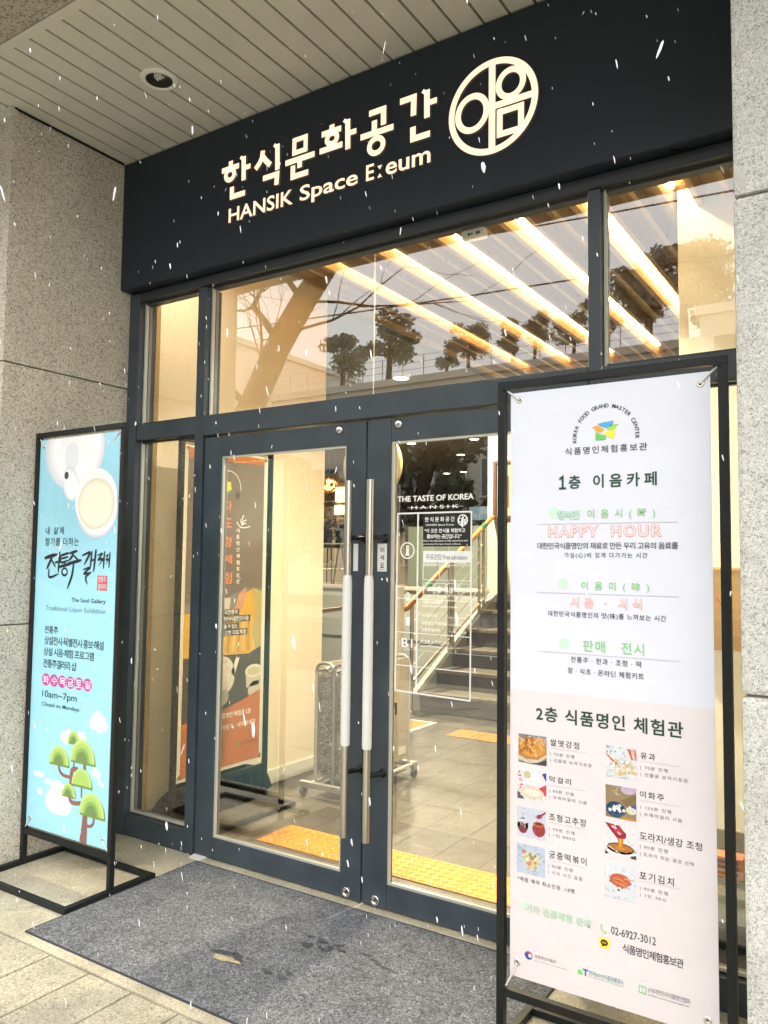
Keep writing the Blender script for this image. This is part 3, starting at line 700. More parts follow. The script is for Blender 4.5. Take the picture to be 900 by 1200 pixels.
ring(b, S, .482, 1.687, .025, .025, .005, WPR, 4); stroke(b, S, [(.482,1.71),(.482,1.664)], .004, WPR, 4); ring(b, S, .471, 1.687, .010, .011, .004, WPR, 4); ring(b, S, .492, 1.696, .009, .009, .0035, WPR, 4); stroke(b, S, [(.484,1.686),(.505,1.686)], .004, WPR, 4); rect(b, S, .486, .499, 1.671, 1.682, WPR, 4)
for k in range(4):      # four little pictograms in rounded squares
    cx0 = .317+.0595*k; cz0 = 1.392; h = .0255; r = .006
    pts = []
    for ax, az, a0 in ((1,1,0),(-1,1,90),(-1,-1,180),(1,-1,270)):
        for j in range(5): a = R(a0+22.5*j); pts.append((cx0+ax*(h-r)+r*math.cos(a), cz0+az*(h-r)+r*math.sin(a)))
    stroke(b, S, pts+[pts[0]], .0025, WPR, 2)
    if k == 0:
        for q in (.006, .012, .018): ring(b, S, cx0, cz0-.008, q, q, .003, WPR, 2, 10, 45, 135)
        ell(b, S, cx0, cz0-.009, .0025, .0025, WPR, 2, 10)
    elif k == 1:
        ell(b, S, cx0-.006, cz0+.003, .008, .011, WPR, 2, 12); rect(b, S, cx0-.014, cx0+.002, cz0-.014, cz0-.004, WPR, 3); stroke(b, S, [(cx0+.002,cz0-.002),(cx0+.015,cz0-.004)], .004, WPR, 3)
    elif k == 2:
        stroke(b, S, [(cx0-.012,cz0+.002),(cx0+.012,cz0+.004)], .004, WPR, 2); stroke(b, S, [(cx0-.014,cz0-.014),(cx0+.014,cz0+.014)], .003, WPR, 3); ring(b, S, cx0-.004, cz0+.004, .007, .007, .002, WPR, 2, 14)
    else:
        stroke(b, S, [(cx0-.014,cz0-.014),(cx0+.014,cz0+.014)], .003, WPR, 3); stroke(b, S, [(cx0-.010,cz0+.006),(cx0+.004,cz0),(cx0+.012,cz0+.008)], .007, WPR, 2); stroke(b, S, [(cx0-.008,cz0),(cx0-.010,cz0-.012)], .003, WPR, 2); stroke(b, S, [(cx0+.006,cz0),(cx0+.008,cz0-.012)], .003, WPR, 2)
b.build('printed_board', dr)
t = thing('door_wedge', 'small white plastic wedge under the hinge corner of the left door', 'door wedge', (-1.0, -.01, 0))
b = MB(); b.prism([(-1.035,-.03,.0),(-1.035,.03,.0),(-1.035,.03,.012),(-1.035,-.03,.003)], (.08,0,0), WHITEP); b.build('wedge_body', t, bevel=.001)

# ------------------------------------------------------------------ entrance mat
t = thing('entrance_mat', 'large worn grey felt mat in front of the glass doors', 'doormat', (0, -.5, 0))
b = MB(); nx, ny = 60, 30; x0, x1, y0, y1 = -.962, .965, -.972, -.045
vs = []
for j in range(ny+1):
    for i in range(nx+1):
        u, v = i/nx, j/ny; x = x0+(x1-x0)*u; y = y0+(y1-y0)*v
        edge = min(i, nx-i, j, ny-j) == 0
        if edge: y += .003*math.sin(x*9)*(1 if j in (0, ny) else 0); x += .003*math.sin(y*11)*(1 if i in (0, nx) else 0)
        vs.append((x, y, .007+.0015*math.sin(x*7+y*3)+(rng.random()*.001) if not edge else .004))
b.add(vs, [(j*(nx+1)+i, j*(nx+1)+i+1, (j+1)*(nx+1)+i+1, (j+1)*(nx+1)+i) for j in range(ny) for i in range(nx)], CARPET, True)
b.build('felt_sheet', t)
b = MB()
for p, q in (((x0,y0),(x1,y0)),((x1,y0),(x1,y1)),((x1,y1),(x0,y1)),((x0,y1),(x0,y0))): b.bar((*p,.0025),(*q,.0025),.006,.005,CARPET_EDGE)
b.build('cut_edge', t)
r3 = random.Random(11)
def patch(cx, cy, ra, rb, rot, m, z, n=16, jag=.5):
    pts = []
    for k in range(n):
        a = 2*math.pi*k/n; s = 1-jag*r3.random(); x, y = ra*s*math.cos(a), rb*s*math.sin(a)
        pts.append((cx+x*math.cos(rot)-y*math.sin(rot), cy+x*math.sin(rot)+y*math.cos(rot), z))
    return pts
TORN = mat('torn_felt', (.055,.058,.066), .95, bump=.6, bscale=200)
BAREM = mat('bare_slab', (.40,.34,.20), .8, var=.25, vscale=60, bump=.5, bscale=150)
b = MB()
b.poly(patch(-.130,-.690,.085,.022,.10,BAREM,.0098), BAREM)
for cx, cy, ra, rb, rot in ((-.165,-.655,.075,.013,.25),(-.11,-.645,.04,.016,-.5),(-.09,-.668,.05,.007,-.1)): b.poly(patch(cx,cy,ra,rb,rot,TORN,.0112), TORN)
b.build('torn_patch', t); b = MB()
for k in range(12):
    b.poly(patch(.10+r3.uniform(-.09,.09), -.40+r3.uniform(-.045,.035), r3.uniform(.014,.035), r3.uniform(.006,.014), r3.uniform(-.3,.9), TORN, .0100+.0002*k, 9), TORN)
b.build('torn_patch', t); b = MB()
for k in range(6): b.poly(patch(.27+.035*k+r3.uniform(-.01,.01), -.36-.012*k+r3.uniform(-.012,.012), r3.uniform(.018,.034), r3.uniform(.004,.009), .05, TORN, .0100+.0002*k, 9), TORN)
b.build('torn_patch', t); b = MB()
for k in range(7): b.poly(patch(.115+r3.uniform(-.08,.08), -.66+r3.uniform(-.05,.03), r3.uniform(.018,.03), r3.uniform(.006,.01), -.4, mat('scuffed_felt', (.07,.075,.08), .95), .0100+.0002*k, 9), MATS['scuffed_felt'])
b.build('scuffed_patch', t)
# yellow tactile tile outside, right of the mat
TD = []
def tactile(loc, sx, sy, label, group, domes=True, h=.006):
    t = thing('tactile_tile', label, 'tactile tile', loc, group)
    b = MB(); b.box(loc[0], loc[0]+sx, loc[1], loc[1]+sy, loc[2], loc[2]+h, YEL); b.build('tile_base', t, bevel=.002)
    b = MB(); n = 6
    for i in range(n):
        for j in range(n):
            c = (loc[0]+(i+.5)*sx/n, loc[1]+(j+.5)*sy/n, loc[2]+h)
            b.lathe([(.017,0),(.014,.0035),(.008,.005),(.0,.0052)], c, YEL, 'z', 10)
    b.build('raised_domes', t)
    return t
t0 = tactile((1.0,-.90,0), .298, .298, 'yellow domed tactile tile beside the mat under the white menu banner', None)
tag(t0, group='tactile tiles in the entrance paving')
dup(t0, (1.0,-1.2-.001,0), 'yellow domed tactile tile at the outer edge right of the mat')

# ------------------------------------------------------------------ banner stands
def stand(label, xa, xb, y, ztop, zrail, grp=None):
    t = thing('banner_stand', label, 'banner stand', ((xa+xb)/2, y, 0))
    s = .025
    for x0 in (xa, xb-s):
        b = MB(); b.box(x0, x0+s, y-s/2, y+s/2, .026, ztop-s, BLACKM); b.build('post', t, bevel=.0015)
    b = MB(); b.box(xa, xb, y-s/2, y+s/2, ztop-s+.0005, ztop, BLACKM); b.build('top_rail', t, bevel=.0015)
    b = MB(); b.box(xa+s+.001, xb-s-.001, y-s/2+.001, y+s/2-.001, zrail-s, zrail, BLACKM); b.build('bottom_rail', t, bevel=.0015)
    b = MB()
    ya, yb = y-.245, y+.245
    b.box(xa-.002, xa+s, ya, yb, .0, .025, BLACKM); b.box(xb-s, xb+.006, ya, yb, .0, .025, BLACKM)
    b.box(xa+s+.0005, xb-s-.0005, ya, ya+s, .0005, .0245, BLACKM); b.box(xa+s+.0005, xb-s-.0005, yb-s, yb, .0005, .0245, BLACKM)
    b.build('base_frame', t, bevel=.0015)
    return t
def banner(t, xa, xb, za, zb, y, m, holes, posts):
    b = MB(); n = 12
    for i in range(1): b.box(xa, xb, y, y+.0012, za, zb, m)
    o = b.build('printed_banner', t)
    HOLE = mat('eyelet_hole', (.03,.025,.02), .7)
    for x, z in holes:
        e = MB()
        e.lathe([(.0042,-.001),(.006,-.0026),(.0095,-.0022),(.011,-.0006)], (x,y,z), CHROME, 'y', 20)
        e.lathe([(.0,-.0013),(.0043,-.0013)], (x,y,z), HOLE, 'y', 16); e.build('eyelet', o)
    CORD = mat('white_cord', (.62,.61,.58), .6)
    for (x, z), (px, pz) in zip(holes, posts):
        c = MB(); c.tube([(x,y-.003,z),(x+(px-x)*.45,y-.004,z+(pz-z)*.5),(px,y-.002,pz)], .0032, CORD, 8)
        c.tube([(px-.008,y-.013,pz),(px,y-.016,pz+.004),(px+.008,y-.013,pz)], .004, BLACKM, 8); c.build('corner_cord', t)
    return o
# white menu banner on the right
tr_ = stand('tall black banner stand on the right with a white and pink Korean menu banner', .944, 1.644, -.6, 2.096, .188)
xa, xb, za, zb = .985, 1.597, .229, 2.056
ban = banner(tr_, xa, xb, za, zb, -.6, BANW, ((1.016,2.032),(1.570,2.022),(1.010,.272),(1.567,.270)), ((.972,2.066),(1.617,2.066),(.972,.192),(1.617,.192)))
S = sheet_y(-.6)
b = MB(); rect(b, S, xa+.0005, xb-.0005, za+.0005, 1.108, BANP, 1)
lines(b, S, RIGHT_ROWS, 4)
for pts_ in ([(1.1500,1.7680),(1.1605,1.7755),(1.1605,1.7385)],[(1.1490,1.7395),(1.1715,1.7395)]): stroke(b, S, pts_, .0062, INK['dkgreen'], 4)
for k, (a, c) in enumerate(((1.0785,1.629),(1.0770,1.415),(1.080,1.2325))): rect(b, S, a, 1.505, c-.0011, c+.0011, INK['line'], 3)
for a, d, c in ((1.1181,1.2319,.940),(1.1155,1.2291,.8278),(1.1139,1.2296,.7157),(1.1138,1.2291,.603),(1.3917,1.5042,.939),(1.3886,1.503,.828),(1.3877,1.4988,.716),(1.3867,1.5016,.602)): rect(b, S, a, d, c-.0008, c+.0008, INK['line'], 3)
for a, c, r in ((1.1322,1.6639,.0175),(1.1608,1.4441,.0165),(1.1644,1.2614,.0165),(1.0372,.4498,.0135)): ell(b, S, a, c, r, r, INK['palegreen'], 2)
b.build('printed_lettering', ban)
# house emblem and arched lettering
b = MB(); word = 'KOREA FOOD GRAND MASTER CENTER'; n = len(word); cx, cz, rr = 1.2955, 1.8905, .0905
for i, ch in enumerate(word):
    if ch == ' ': continue
    a = R(184-(188/(n-1))*i)
    vs, fs, ax, bx, ay, by = glyphs(ch, .012); sc = .0165
    out = [(sc*(x-(ax+bx)/2), sc*y) for x, y in vs]
    ca, sa = math.sin(a), -math.cos(a)     # tangent turned so letters stand outward
    out = [S(cx+rr*math.cos(a)+x*ca+y*math.cos(a), cz+rr*math.sin(a)+x*sa+y*math.sin(a), 4) for x, y in out]
    b.add(out, fs, INK['ink2'])
b.build('arched_lettering', ban); b = MB()
e = lambda u, w: S(1.2955+u*.042, 1.910+w*.03, 4)
b.poly([e(-.55,.75),e(-.1,.85),e(.62,.95),e(.50,.45),e(.1,.25),e(-.4,.55)], pm('emblem_blue','#4a9fd0'))
b.poly([e(-1,.42),e(-.55,.60),e(-.05,.12),e(-.35,-.2),e(-.72,.0),e(-.74,.25)], pm('emblem_orange','#f09a3c'))
b.poly([e(.98,.55),e(.55,.58),e(.05,.18),e(.35,-.02),e(.72,.15),e(.74,.35)], pm('emblem_lime','#93c94a'))
b.poly([e(.70,.10),e(.30,-.06),e(-.25,-.30),e(.20,-.6),e(.66,-.95)], pm('emblem_yellow','#efd53a'))
b.poly([e(-.72,-.10),e(-.45,-.28),e(.08,-.62),e(.0,-.95),e(-.72,-.92)], pm('emblem_green','#5fb75a'))
b.build('house_emblem', ban)
# eight little food photographs
PH = [(1.0136,1.1068,.8834,.9713),(1.0103,1.1056,.772,.861),(1.0093,1.1041,.6573,.7468),(1.0085,1.1009,.5469,.6343),(1.2921,1.3812,.8822,.9729),(1.2902,1.3792,.7656,.8579),(1.2877,1.3783,.6577,.7488),(1.2858,1.3754,.5356,.6318)]
def clip_poly(pts, lo, hi, ax):
    for sgn, lim in ((1, lo), (-1, hi)):
        out = []
        for i in range(len(pts)):
            p, q = pts[i-1], pts[i]; dp, dq = sgn*(p[ax]-lim), sgn*(q[ax]-lim)
            if (dp >= 0) != (dq >= 0): t_ = dp/(dp-dq); out.append((p[0]+(q[0]-p[0])*t_, p[1]+(q[1]-p[1])*t_))
            if dq >= 0: out.append(q)
        pts = out
        if not pts: return pts
    return pts
def dim(c): return '#'+''.join('%02x' % int(int(c[j:j+2], 16)*.86) for j in (1, 3, 5))
class Photo:
    """shapes in 0..1 picture space clipped to the picture"""
    def __init__(self, box, bg, S, k=3): bg = dim(bg); self.b = MB(); self.box = box; self.S = S; self.k = k; self.sh = [([(0,0),(1,0),(1,1),(0,1)], bg)]; rect(self.b, S, *box, pm('ph'+bg, bg), k)
    def put(self, pts, col):
        col = dim(col); pts = clip_poly(clip_poly(pts, 0, 1, 0), 0, 1, 1); self.k += .12
        if len(pts) > 2:
            self.sh.append((pts, col)); x0, x1, z0, z1 = self.box; self.b.poly([self.S(x0+(x1-x0)*p[0], z0+(z1-z0)*p[1], self.k) for p in pts], pm('ph'+col, col))
        return self
    def e(self, x, y, rx, ry, col, rot=0, n=22): return self.put([(x+rx*math.cos(a)*math.cos(rot)-ry*math.sin(a)*math.sin(rot), y+rx*math.cos(a)*math.sin(rot)+ry*math.sin(a)*math.cos(rot)) for a in [2*math.pi*i/n for i in range(n)]], col)
    def blob(self, x, y, r, col, rr, n=9): return self.put([(x+r*rr.uniform(.6,1.1)*math.cos(2*math.pi*i/n), y+r*rr.uniform(.6,1.1)*math.sin(2*math.pi*i/n)) for i in range(n)], col)
    def bar(self, x0, y0, x1, y1, w, col):
        d = Vector((x1-x0, y1-y0)).normalized(); nn = (-d.y*w/2, d.x*w/2)
        return self.put([(x0+nn[0],y0+nn[1]),(x0-nn[0],y0-nn[1]),(x1-nn[0],y1-nn[1]),(x1+nn[0],y1+nn[1])], col)
    def done(self, parent):
        # tonal grain of a real picture: dabs a little lighter or darker than what they lie on
        def inside(pt, poly):
            c = False
            for i in range(len(poly)):
                a, d = poly[i-1], poly[i]
                if (a[1] > pt[1]) != (d[1] > pt[1]) and pt[0] < (d[0]-a[0])*(pt[1]-a[1])/(d[1]-a[1])+a[0]: c = not c
            return c
        rr = random.Random(len(self.sh)); base = list(self.sh)
        for i in range(80):
            pt = (rr.random(), rr.random()); col = [c for s, c in base if inside(pt, s)]
            if not col: continue
            f = rr.choice((.88, .94, 1.05, 1.1)); h = '#'+''.join('%02x' % min(255, int(int(col[-1][j:j+2], 16)*f)) for j in (1, 3, 5))
            r = rr.uniform(.018, .04); pts = clip_poly(clip_poly([(pt[0]+r*rr.uniform(.5,1.2)*math.cos(1.05*j), pt[1]+r*rr.uniform(.5,1.2)*math.sin(1.05*j)) for j in range(6)], 0, 1, 0), 0, 1, 1)
            if len(pts) > 2:
                x0, x1, z0, z1 = self.box; self.k += .01
                self.b.poly([self.S(x0+(x1-x0)*p[0], z0+(z1-z0)*p[1], self.k) for p in pts], pm('ph'+h, h))
        return self.b.build('food_photo', parent)
q = random.Random(5)
p = Photo(PH[0], '#8d8f90', S); p.e(.75,.95,.5,.35,'#f0e6d2').e(.75,.75,.3,.2,'#e0a58a').e(.45,.42,.62,.40,'#c98a4a').e(.45,.55,.5,.3,'#e0a24e')
for i in range(26): x = q.uniform(.05,.85); y = q.uniform(.35,.85); a = q.uniform(-1.0,1.0); p.bar(x-.14*math.sin(a), y-.14*math.cos(a), x+.14*math.sin(a), y+.14*math.cos(a), .07, q.choice(['#e8a54a','#d98f38','#f0bd72','#b97437','#f4cf95','#a8622e']))
p.put([(0,.26),(.3,.14),(.7,.17),(1,.40),(1,.28),(.75,.08),(.4,.0),(0,.1)],'#d8cfbd').put([(.3,0),(.65,.05),(1,.2),(1,0)],'#4a4644'); p.done(ban)
p = Photo(PH[1], '#eceaf0', S); p.put([(0,.95),(.12,.95),(.27,.55),(.2,.32),(0,.3)],'#e0405e').put([(.75,.45),(1,.6),(1,.2),(.8,.28)],'#e2475a').put([(.85,.95),(1,1),(1,.7)],'#2c4aa0').e(.55,.7,.25,.3,'#f3f3f6').e(.35,.85,.12,.12,'#d9c49a').e(.5,.42,.25,.10,'#efd8cf').e(.5,.25,.42,.20,'#e9dfc6').e(.52,.26,.3,.11,'#f5f0df').put([(0,0),(.25,0),(.1,.2),(0,.25)],'#5b5874').bar(.2,.65,.25,.5,.05,'#f6f6f6'); p.done(ban)
p = Photo(PH[2], '#d6deee', S); p.put([(0,0),(1,0),(1,.32),(0,.42)],'#e8e6ec').e(.2,.38,.19,.26,'#b9b3ba').e(.2,.52,.17,.08,'#e4e2e6').e(.2,.25,.15,.14,'#8e3044')
for i in range(8): p.bar(q.uniform(.08,.3),q.uniform(.3,.5),q.uniform(.08,.32),q.uniform(.3,.5),.02,q.choice(['#5d5a60','#f0f0f0','#8c8890']))
p.e(.76,.33,.22,.25,'#a33a3c').e(.76,.50,.19,.09,'#c96a4c').e(.76,.52,.14,.05,'#8c2b2c').bar(.8,.78,1.0,.95,.05,'#9c2440').e(.78,.77,.11,.07,'#b03050',.5).bar(.62,.3,.64,.15,.03,'#c85a58'); p.done(ban)
p = Photo(PH[3], '#c9d7ea', S); p.e(.52,.47,.47,.45,'#8fb4d2').e(.52,.48,.42,.40,'#a9c8e0').e(.52,.50,.33,.31,'#d8dccb')
for i in range(34): p.blob(.52+q.gauss(0,.13), .5+q.gauss(0,.12), q.uniform(.04,.09), q.choice(['#f1e6c0','#e2b98a','#fbf7e8','#b98a63','#e9d26f','#d98f6a','#8aa070']), q)
p.done(ban)
p = Photo(PH[4], '#e7edf2', S); p.put([(0,1),(.6,1),(.62,.8),(.3,.72),(0,.86)],'#a9c2da').put([(0,.95),(0,.7),(.3,.72)],'#7fa3c4')
for i in range(7): p.bar(-.05+.05*i,.78-.05*i,.22+.05*i,.50-.03*i,.055,q.choice(['#d9623a','#e58a62','#b8452c','#f0a480']))
for i in range(5): p.bar(.70+.06*i,.95,.84+.04*i,.62,.06,q.choice(['#d98a7c','#f3c9ba','#c24a3c','#eab0a0']))
for i in range(40): p.blob(q.uniform(.15,1), q.uniform(.1,.55), q.uniform(.04,.08), q.choice(['#f4dcae','#fbf3de','#e9bf86','#f6e6c8','#ffffff']), q)
p.done(ban)
p = Photo(PH[5], '#a08a68', S); p.put([(.1,1),(.6,1),(.5,.85)],'#c9a6b8').e(.32,.80,.16,.17,'#efe5d0').e(.32,.80,.06,.07,'#b39b74').e(.75,.92,.25,.14,'#cdb8cf').put([(.5,.55),(1,.85),(1,.5),(.75,.35)],'#8a7350').e(.33,.26,.33,.25,'#35597a').e(.33,.32,.28,.19,'#22405e')
for i in range(14): p.blob(.33+q.gauss(0,.11), .32+q.gauss(0,.06), .06, q.choice(['#f2f4f6','#dfe7ee','#ffffff']), q)
p.e(.85,.3,.18,.12,'#e9e2cf').put([(.4,0),(.6,.1),(1,.05),(1,0)],'#c9903f').put([(.8,.42),(1,.5),(1,.36)],'#3d5aa5'); p.done(ban)
p = Photo(PH[6], '#eceef3', S); p.e(.5,.30,.52,.24,'#c8c7c4').e(.5,.33,.46,.18,'#ecebea').e(.5,.25,.44,.17,'#8a5a28').e(.5,.27,.40,.12,'#b97a30').put([(.38,.75),(.62,.75),(.58,.3),(.7,.22),(.34,.22),(.43,.35)],'#d98a22').put([(.46,.7),(.54,.7),(.52,.3),(.47,.3)],'#f2b44a').put([(.0,1),(.45,.96),(.7,.72),(.66,.58),(.4,.55),(.18,.78)],'#9c1c34').put([(.1,.97),(.42,.92),(.62,.72),(.42,.66)],'#c23a50').e(.3,.88,.09,.04,'#f0d8dc',-.4).e(.46,.72,.07,.03,'#eec4ca',-.6).put([(0,.12),(.12,.05),(.0,.0)],'#3a3438').put([(.8,.06),(1,.12),(1,0),(.85,0)],'#4b4448').bar(.05,.3,.5,.08,.02,'#f7f7f7'); p.done(ban)
p = Photo(PH[7], '#e4eaf4', S); p.put([(0,0),(1,0),(1,.3),(.5,.2),(0,.35)],'#dfe0e2').e(.36,.48,.16,.1,'#c9c6c2').e(.5,.52,.38,.25,'#7a4a38').e(.5,.56,.34,.20,'#c96a48')
for i in range(18): a = q.uniform(-.5,.2); x = .5+q.gauss(0,.12); y = .56+q.gauss(0,.07); p.bar(x-.16*math.cos(a), y-.12*math.sin(a)+.03, x+.16*math.cos(a), y+.12*math.sin(a), .035, q.choice(['#e07a4c','#d9603c','#f09a6a','#b84a30','#eeb088']))
p.done(ban)
# phone, chat and agency marks
b = MB()
stroke(b, S, curve([(1.2765,.4535),(1.2745,.443),(1.2815,.434),(1.2920,.4315)], 6), [.005]*3+[.0028]*13+[.005]*3, INK['green'], 4)
b.build('phone_mark', ban); b = MB()
rect(b, S, 1.2690, 1.2985, .3880, .4160, pm('chat_yellow','#f5dc3c'), 4); ell(b, S, 1.2838, .4030, .0112, .0092, pm('chat_brown','#3c2a20'), 5); b.poly([S(1.277,.397,5),S(1.284,.394,5),S(1.276,.390,5)], pm('chat_brown','#3c2a20')); text(b, S, 'TALK', 1.2765, 1.2912, .4005, .4055, INK['white'] if False else pm('chat_yellow','#f5dc3c'), 6)
b.build('chat_mark', ban); b = MB()
c0, c1 = 1.0478, .3035; ell(b, S, c0, c1, .0125, .0125, pm('mark_blue','#22509c'), 4); ell(b, S, c0, c1, .0125, .0125, pm('mark_red','#c93a44'), 5, 14, 20, 200); ell(b, S, c0-.0058, c1+.0018, .0066, .0066, pm('mark_blue','#22509c'), 6); ell(b, S, c0+.0052, c1+.0005, .0058, .0058, BANP, 7)
b.build('agency_mark', ban); b = MB()
text(b, S, 'a', 1.2035, 1.2185, .2925, .3065, pm('agency_green','#6fbf5c'), 4, .05); text(b, S, 'T', 1.2190, 1.2350, .2925, .3125, pm('agency_blue','#2f6f93'), 4, .05)
b.build('agency_mark', ban); b = MB()
MG = pm('mark_green','#6fc08f')
for k, (h, v) in enumerate(((.0105,.0105),)): rect(b, S, 1.3930-h, 1.3930+h, .3018-v, .3018+v, MG, 4)
rect(b, S, 1.3850, 1.3922, .2955, .3085, BANP, 5); rect(b, S, 1.3938, 1.4010, .2955, .3085, BANP, 5)
b.build('agency_mark', ban)

# blue gallery banner on the left
tl_ = stand('black banner stand by the granite pier with a sky blue traditional liquor gallery banner', -1.652, -.968, -.55, 2.140, .176)
BLU = pm('banner_blue', '#9fd8ec', .5)
xa, xb, za, zb = -1.633, -1.012, .190, 2.104
ban = banner(tl_, xa, xb, za, zb, -.55, BLU, ((-1.598,2.070),(-1.048,2.072),(-1.596,.228),(-1.040,.228)), ((-1.632,2.112),(-.990,2.112),(-1.632,.178),(-.990,.178)))
S = sheet_y(-.55)
class Clip(MB):
    """flat shapes kept inside the sheet's edges"""
    def sh(self, S, pts, m, k):
        pts = clip_poly(clip_poly(pts, xa+.0005, xb-.0005, 0), za+.0005, zb-.0005, 1)
        if len(pts) > 2: self.poly([S(p[0], p[1], k) for p in pts], m)
    def el(self, S, a, b_, ra, rb, m, k, n=40, rot=0, t0=0, t1=360):
        self.sh(S, [(a+ra*math.cos(t)*math.cos(rot)-rb*math.sin(t)*math.sin(rot), b_+ra*math.cos(t)*math.sin(rot)+rb*math.sin(t)*math.cos(rot)) for t in [R(t0+(t1-t0)*i/n) for i in range(n+(t1-t0 < 360))]], m, k)
b = Clip()
for k in range(7):       # soft tone of the printed blue round the crockery
    b.el(S, -1.30+.01*k, 1.80, .62-.07*k, .52-.06*k, pm('blue_%d' % k, tuple(x*(1-.035*k) for x in lin('#9fd8ec')[:3])), 1+.08*k)
for k in range(10):      # printed teapot
    f = k/9; b.el(S, -1.352+.018*f, 2.045+.02*f, .232-.10*f, .205-.10*f, pm('pot_%d' % k, ('#c9ccd4','#d0d2d9','#d6d8de','#dcdde2','#e0e1e6','#e4e4e8','#e7e7ea','#e9e9ec','#ebebee','#e2e2e5')[k]), 2+.1*k)
b.el(S, -1.37, 2.0, .055, .075, pm('pot_lid','#d3d6dd'), 3.1)
for k in range(7): f = k/6; b.el(S, -1.372+.012*f, 1.872-.012*f, .062-.028*f, .088-.045*f, pm('spout_%d' % k, ('#c6c9d2','#ced1d8','#d6d8de','#dddee3','#e3e4e8','#e8e8ec','#e0e0e4')[k]), 3.2+.1*k, rot=.35)
b.el(S, -1.400, 1.904, .034, .040, pm('spout_lip','#e2e2e5'), 4.0); b.el(S, -1.405, 1.914, .017, .019, pm('spout_hole','#3c4048'), 4.1)
for k in range(6): f = k/5; b.el(S, -1.162+.01*f, 1.735+.03*f, .148-.012*f, .132-.01*f, pm('cup_%d' % k, ('#bfc3cc','#cacdd5','#d5d7dd','#dfe0e4','#e6e6ea','#dededf')[k]), 4.2+.08*k)
b.el(S, -1.1735, 1.787, .156, .150, pm('cup_rim','#e0dfde'), 4.8)
for k in range(5): f = k/4; b.el(S, -1.171, 1.768-.004*f, .134-.02*f, .122-.025*f, pm('brew_%d' % k, ('#c9c4af','#d3ceb9','#d8d3be','#dbd6c2','#dedac8')[k]), 4.9+.06*k)
b.build('printed_crockery', ban)
b = MB(); lines(b, S, LEFT_ROWS, 4)
for k in range(6): ell(b, S, -1.5091+.0643*k, .9108+.0005*k, .0315, .0300, INK['magenta'], 3)
cal = lambda u, v: (-1.578+(u-50)/78*.515, 1.552-(v-645)/45*.190)
CAL = [([(53,656),(60,653.5),(69,651)],.020),([(63,652),(60,660),(56,669)],.018),([(62,658),(67,666)],.012),([(71.5,646),(71,660),(70.5,673)],.015),([(66,661),(71,659.5)],.012),([(59,668),(60,678),(71,674)],.013),
 ([(73,652.5),(83,649.5)],.014),([(73,656.5),(82,654)],.011),([(73,652),(73.5,660.5),(83.5,657.5)],.012),([(78,660),(78,664)],.012),([(71,666),(86.5,661.5)],.016),
 ([(83.5,650),(92.5,647)],.015),([(88,649),(86,654),(82.5,658.5)],.015),([(88,652.5),(93.5,657.5)],.012),([(80.5,662.5),(97.5,657.5)],.018),([(88.5,661),(87,675),(82,691)],.016),
 ([(98,652.5),(106.5,649),(104,656),(100.5,663)],.015),([(109,647.5),(107.5,668)],.013),([(113.5,645.5),(111.5,671)],.015),([(108,658),(112,657)],.011),([(99.5,668.5),(107,666),(101,673),(109,671)],.012),([(109,671),(103,677),(105,685)],.013),
 ([(115,652.5),(120.5,650),(116.5,657),(121,656),(117,664)],.011),([(123,647.5),(122.3,667)],.012),([(119.5,658),(123,657)],.009),([(124.3,653),(127,651.3),(125,657),(127.5,656.3),(125,662)],.008),([(129,648.5),(128.3,666)],.011)]
for pts, w in CAL:
    c = curve([cal(*p_) for p_ in pts], 6); n = len(c)
    stroke(b, S, c, [w*(.36+.58*math.sin(math.pi*min(1, (i+1.2)/(n*1.15)))**.7)*(1 if i < n*.75 else 1-.75*(i-n*.75)/(n*.25+.01)) for i in range(n)], INK['ink'], 4)
ell(b, S, *cal(78,671.5), .026, .022, INK['ink'], 4); ell(b, S, *cal(78.3,671.3), .015, .012, BLU, 5)
rect(b, S, -1.1418, -1.0700, 1.3580, 1.4270, INK['red'], 4)
text(b, S, '전통주', -1.136, -1.0760, 1.3965, 1.4225, BLU, 5, .012); text(b, S, '갤러리', -1.136, -1.0760, 1.3625, 1.3885, BLU, 5, .012)
b.build('printed_lettering', ban)
b = MB(); CW, CP = pm('cloud_white','#f1f4f8'), pm('cloud_pink','#eadff0')
for a, c, r in ((-1.135,.742,.030),(-1.105,.765,.036),(-1.075,.752,.030),(-1.09,.735,.034),(-1.055,.735,.024)): ell(b, S, a, c, r*1.05, r, CW, 2)
for a, c, r in ((-1.345,.655,.030),(-1.315,.668,.028),(-1.33,.645,.030),(-1.225,.664,.020),(-1.198,.660,.016),(-1.1085,.520,.024),(-1.090,.512,.018),(-1.53,.372,.016),(-1.515,.366,.014),(-1.075,.480,.012),(-1.055,.470,.010)): ell(b, S, a, c, r*1.1, r*.85, CW, 2)
for a0, a1, z in ((-1.562,-1.502,.450),(-1.474,-1.440,.427),(-1.235,-1.205,.682)): stroke(b, S, [(a0,z),(a1,z-.001)], .024, CW, 2); ell(b, S, a0, z, .012, .012, CW, 2.1); ell(b, S, a1, z, .012, .012, CW, 2.1)
for a, c, rx, rz in ((-1.40,.345,.075,.062),(-1.385,.395,.055,.048),(-1.335,.340,.060,.055),(-1.44,.335,.035,.036),(-1.37,.320,.090,.036)): ell(b, S, a, c, rx, rz, CP, 2)
TRK = pm('trunk_brown','#8a5f5c')
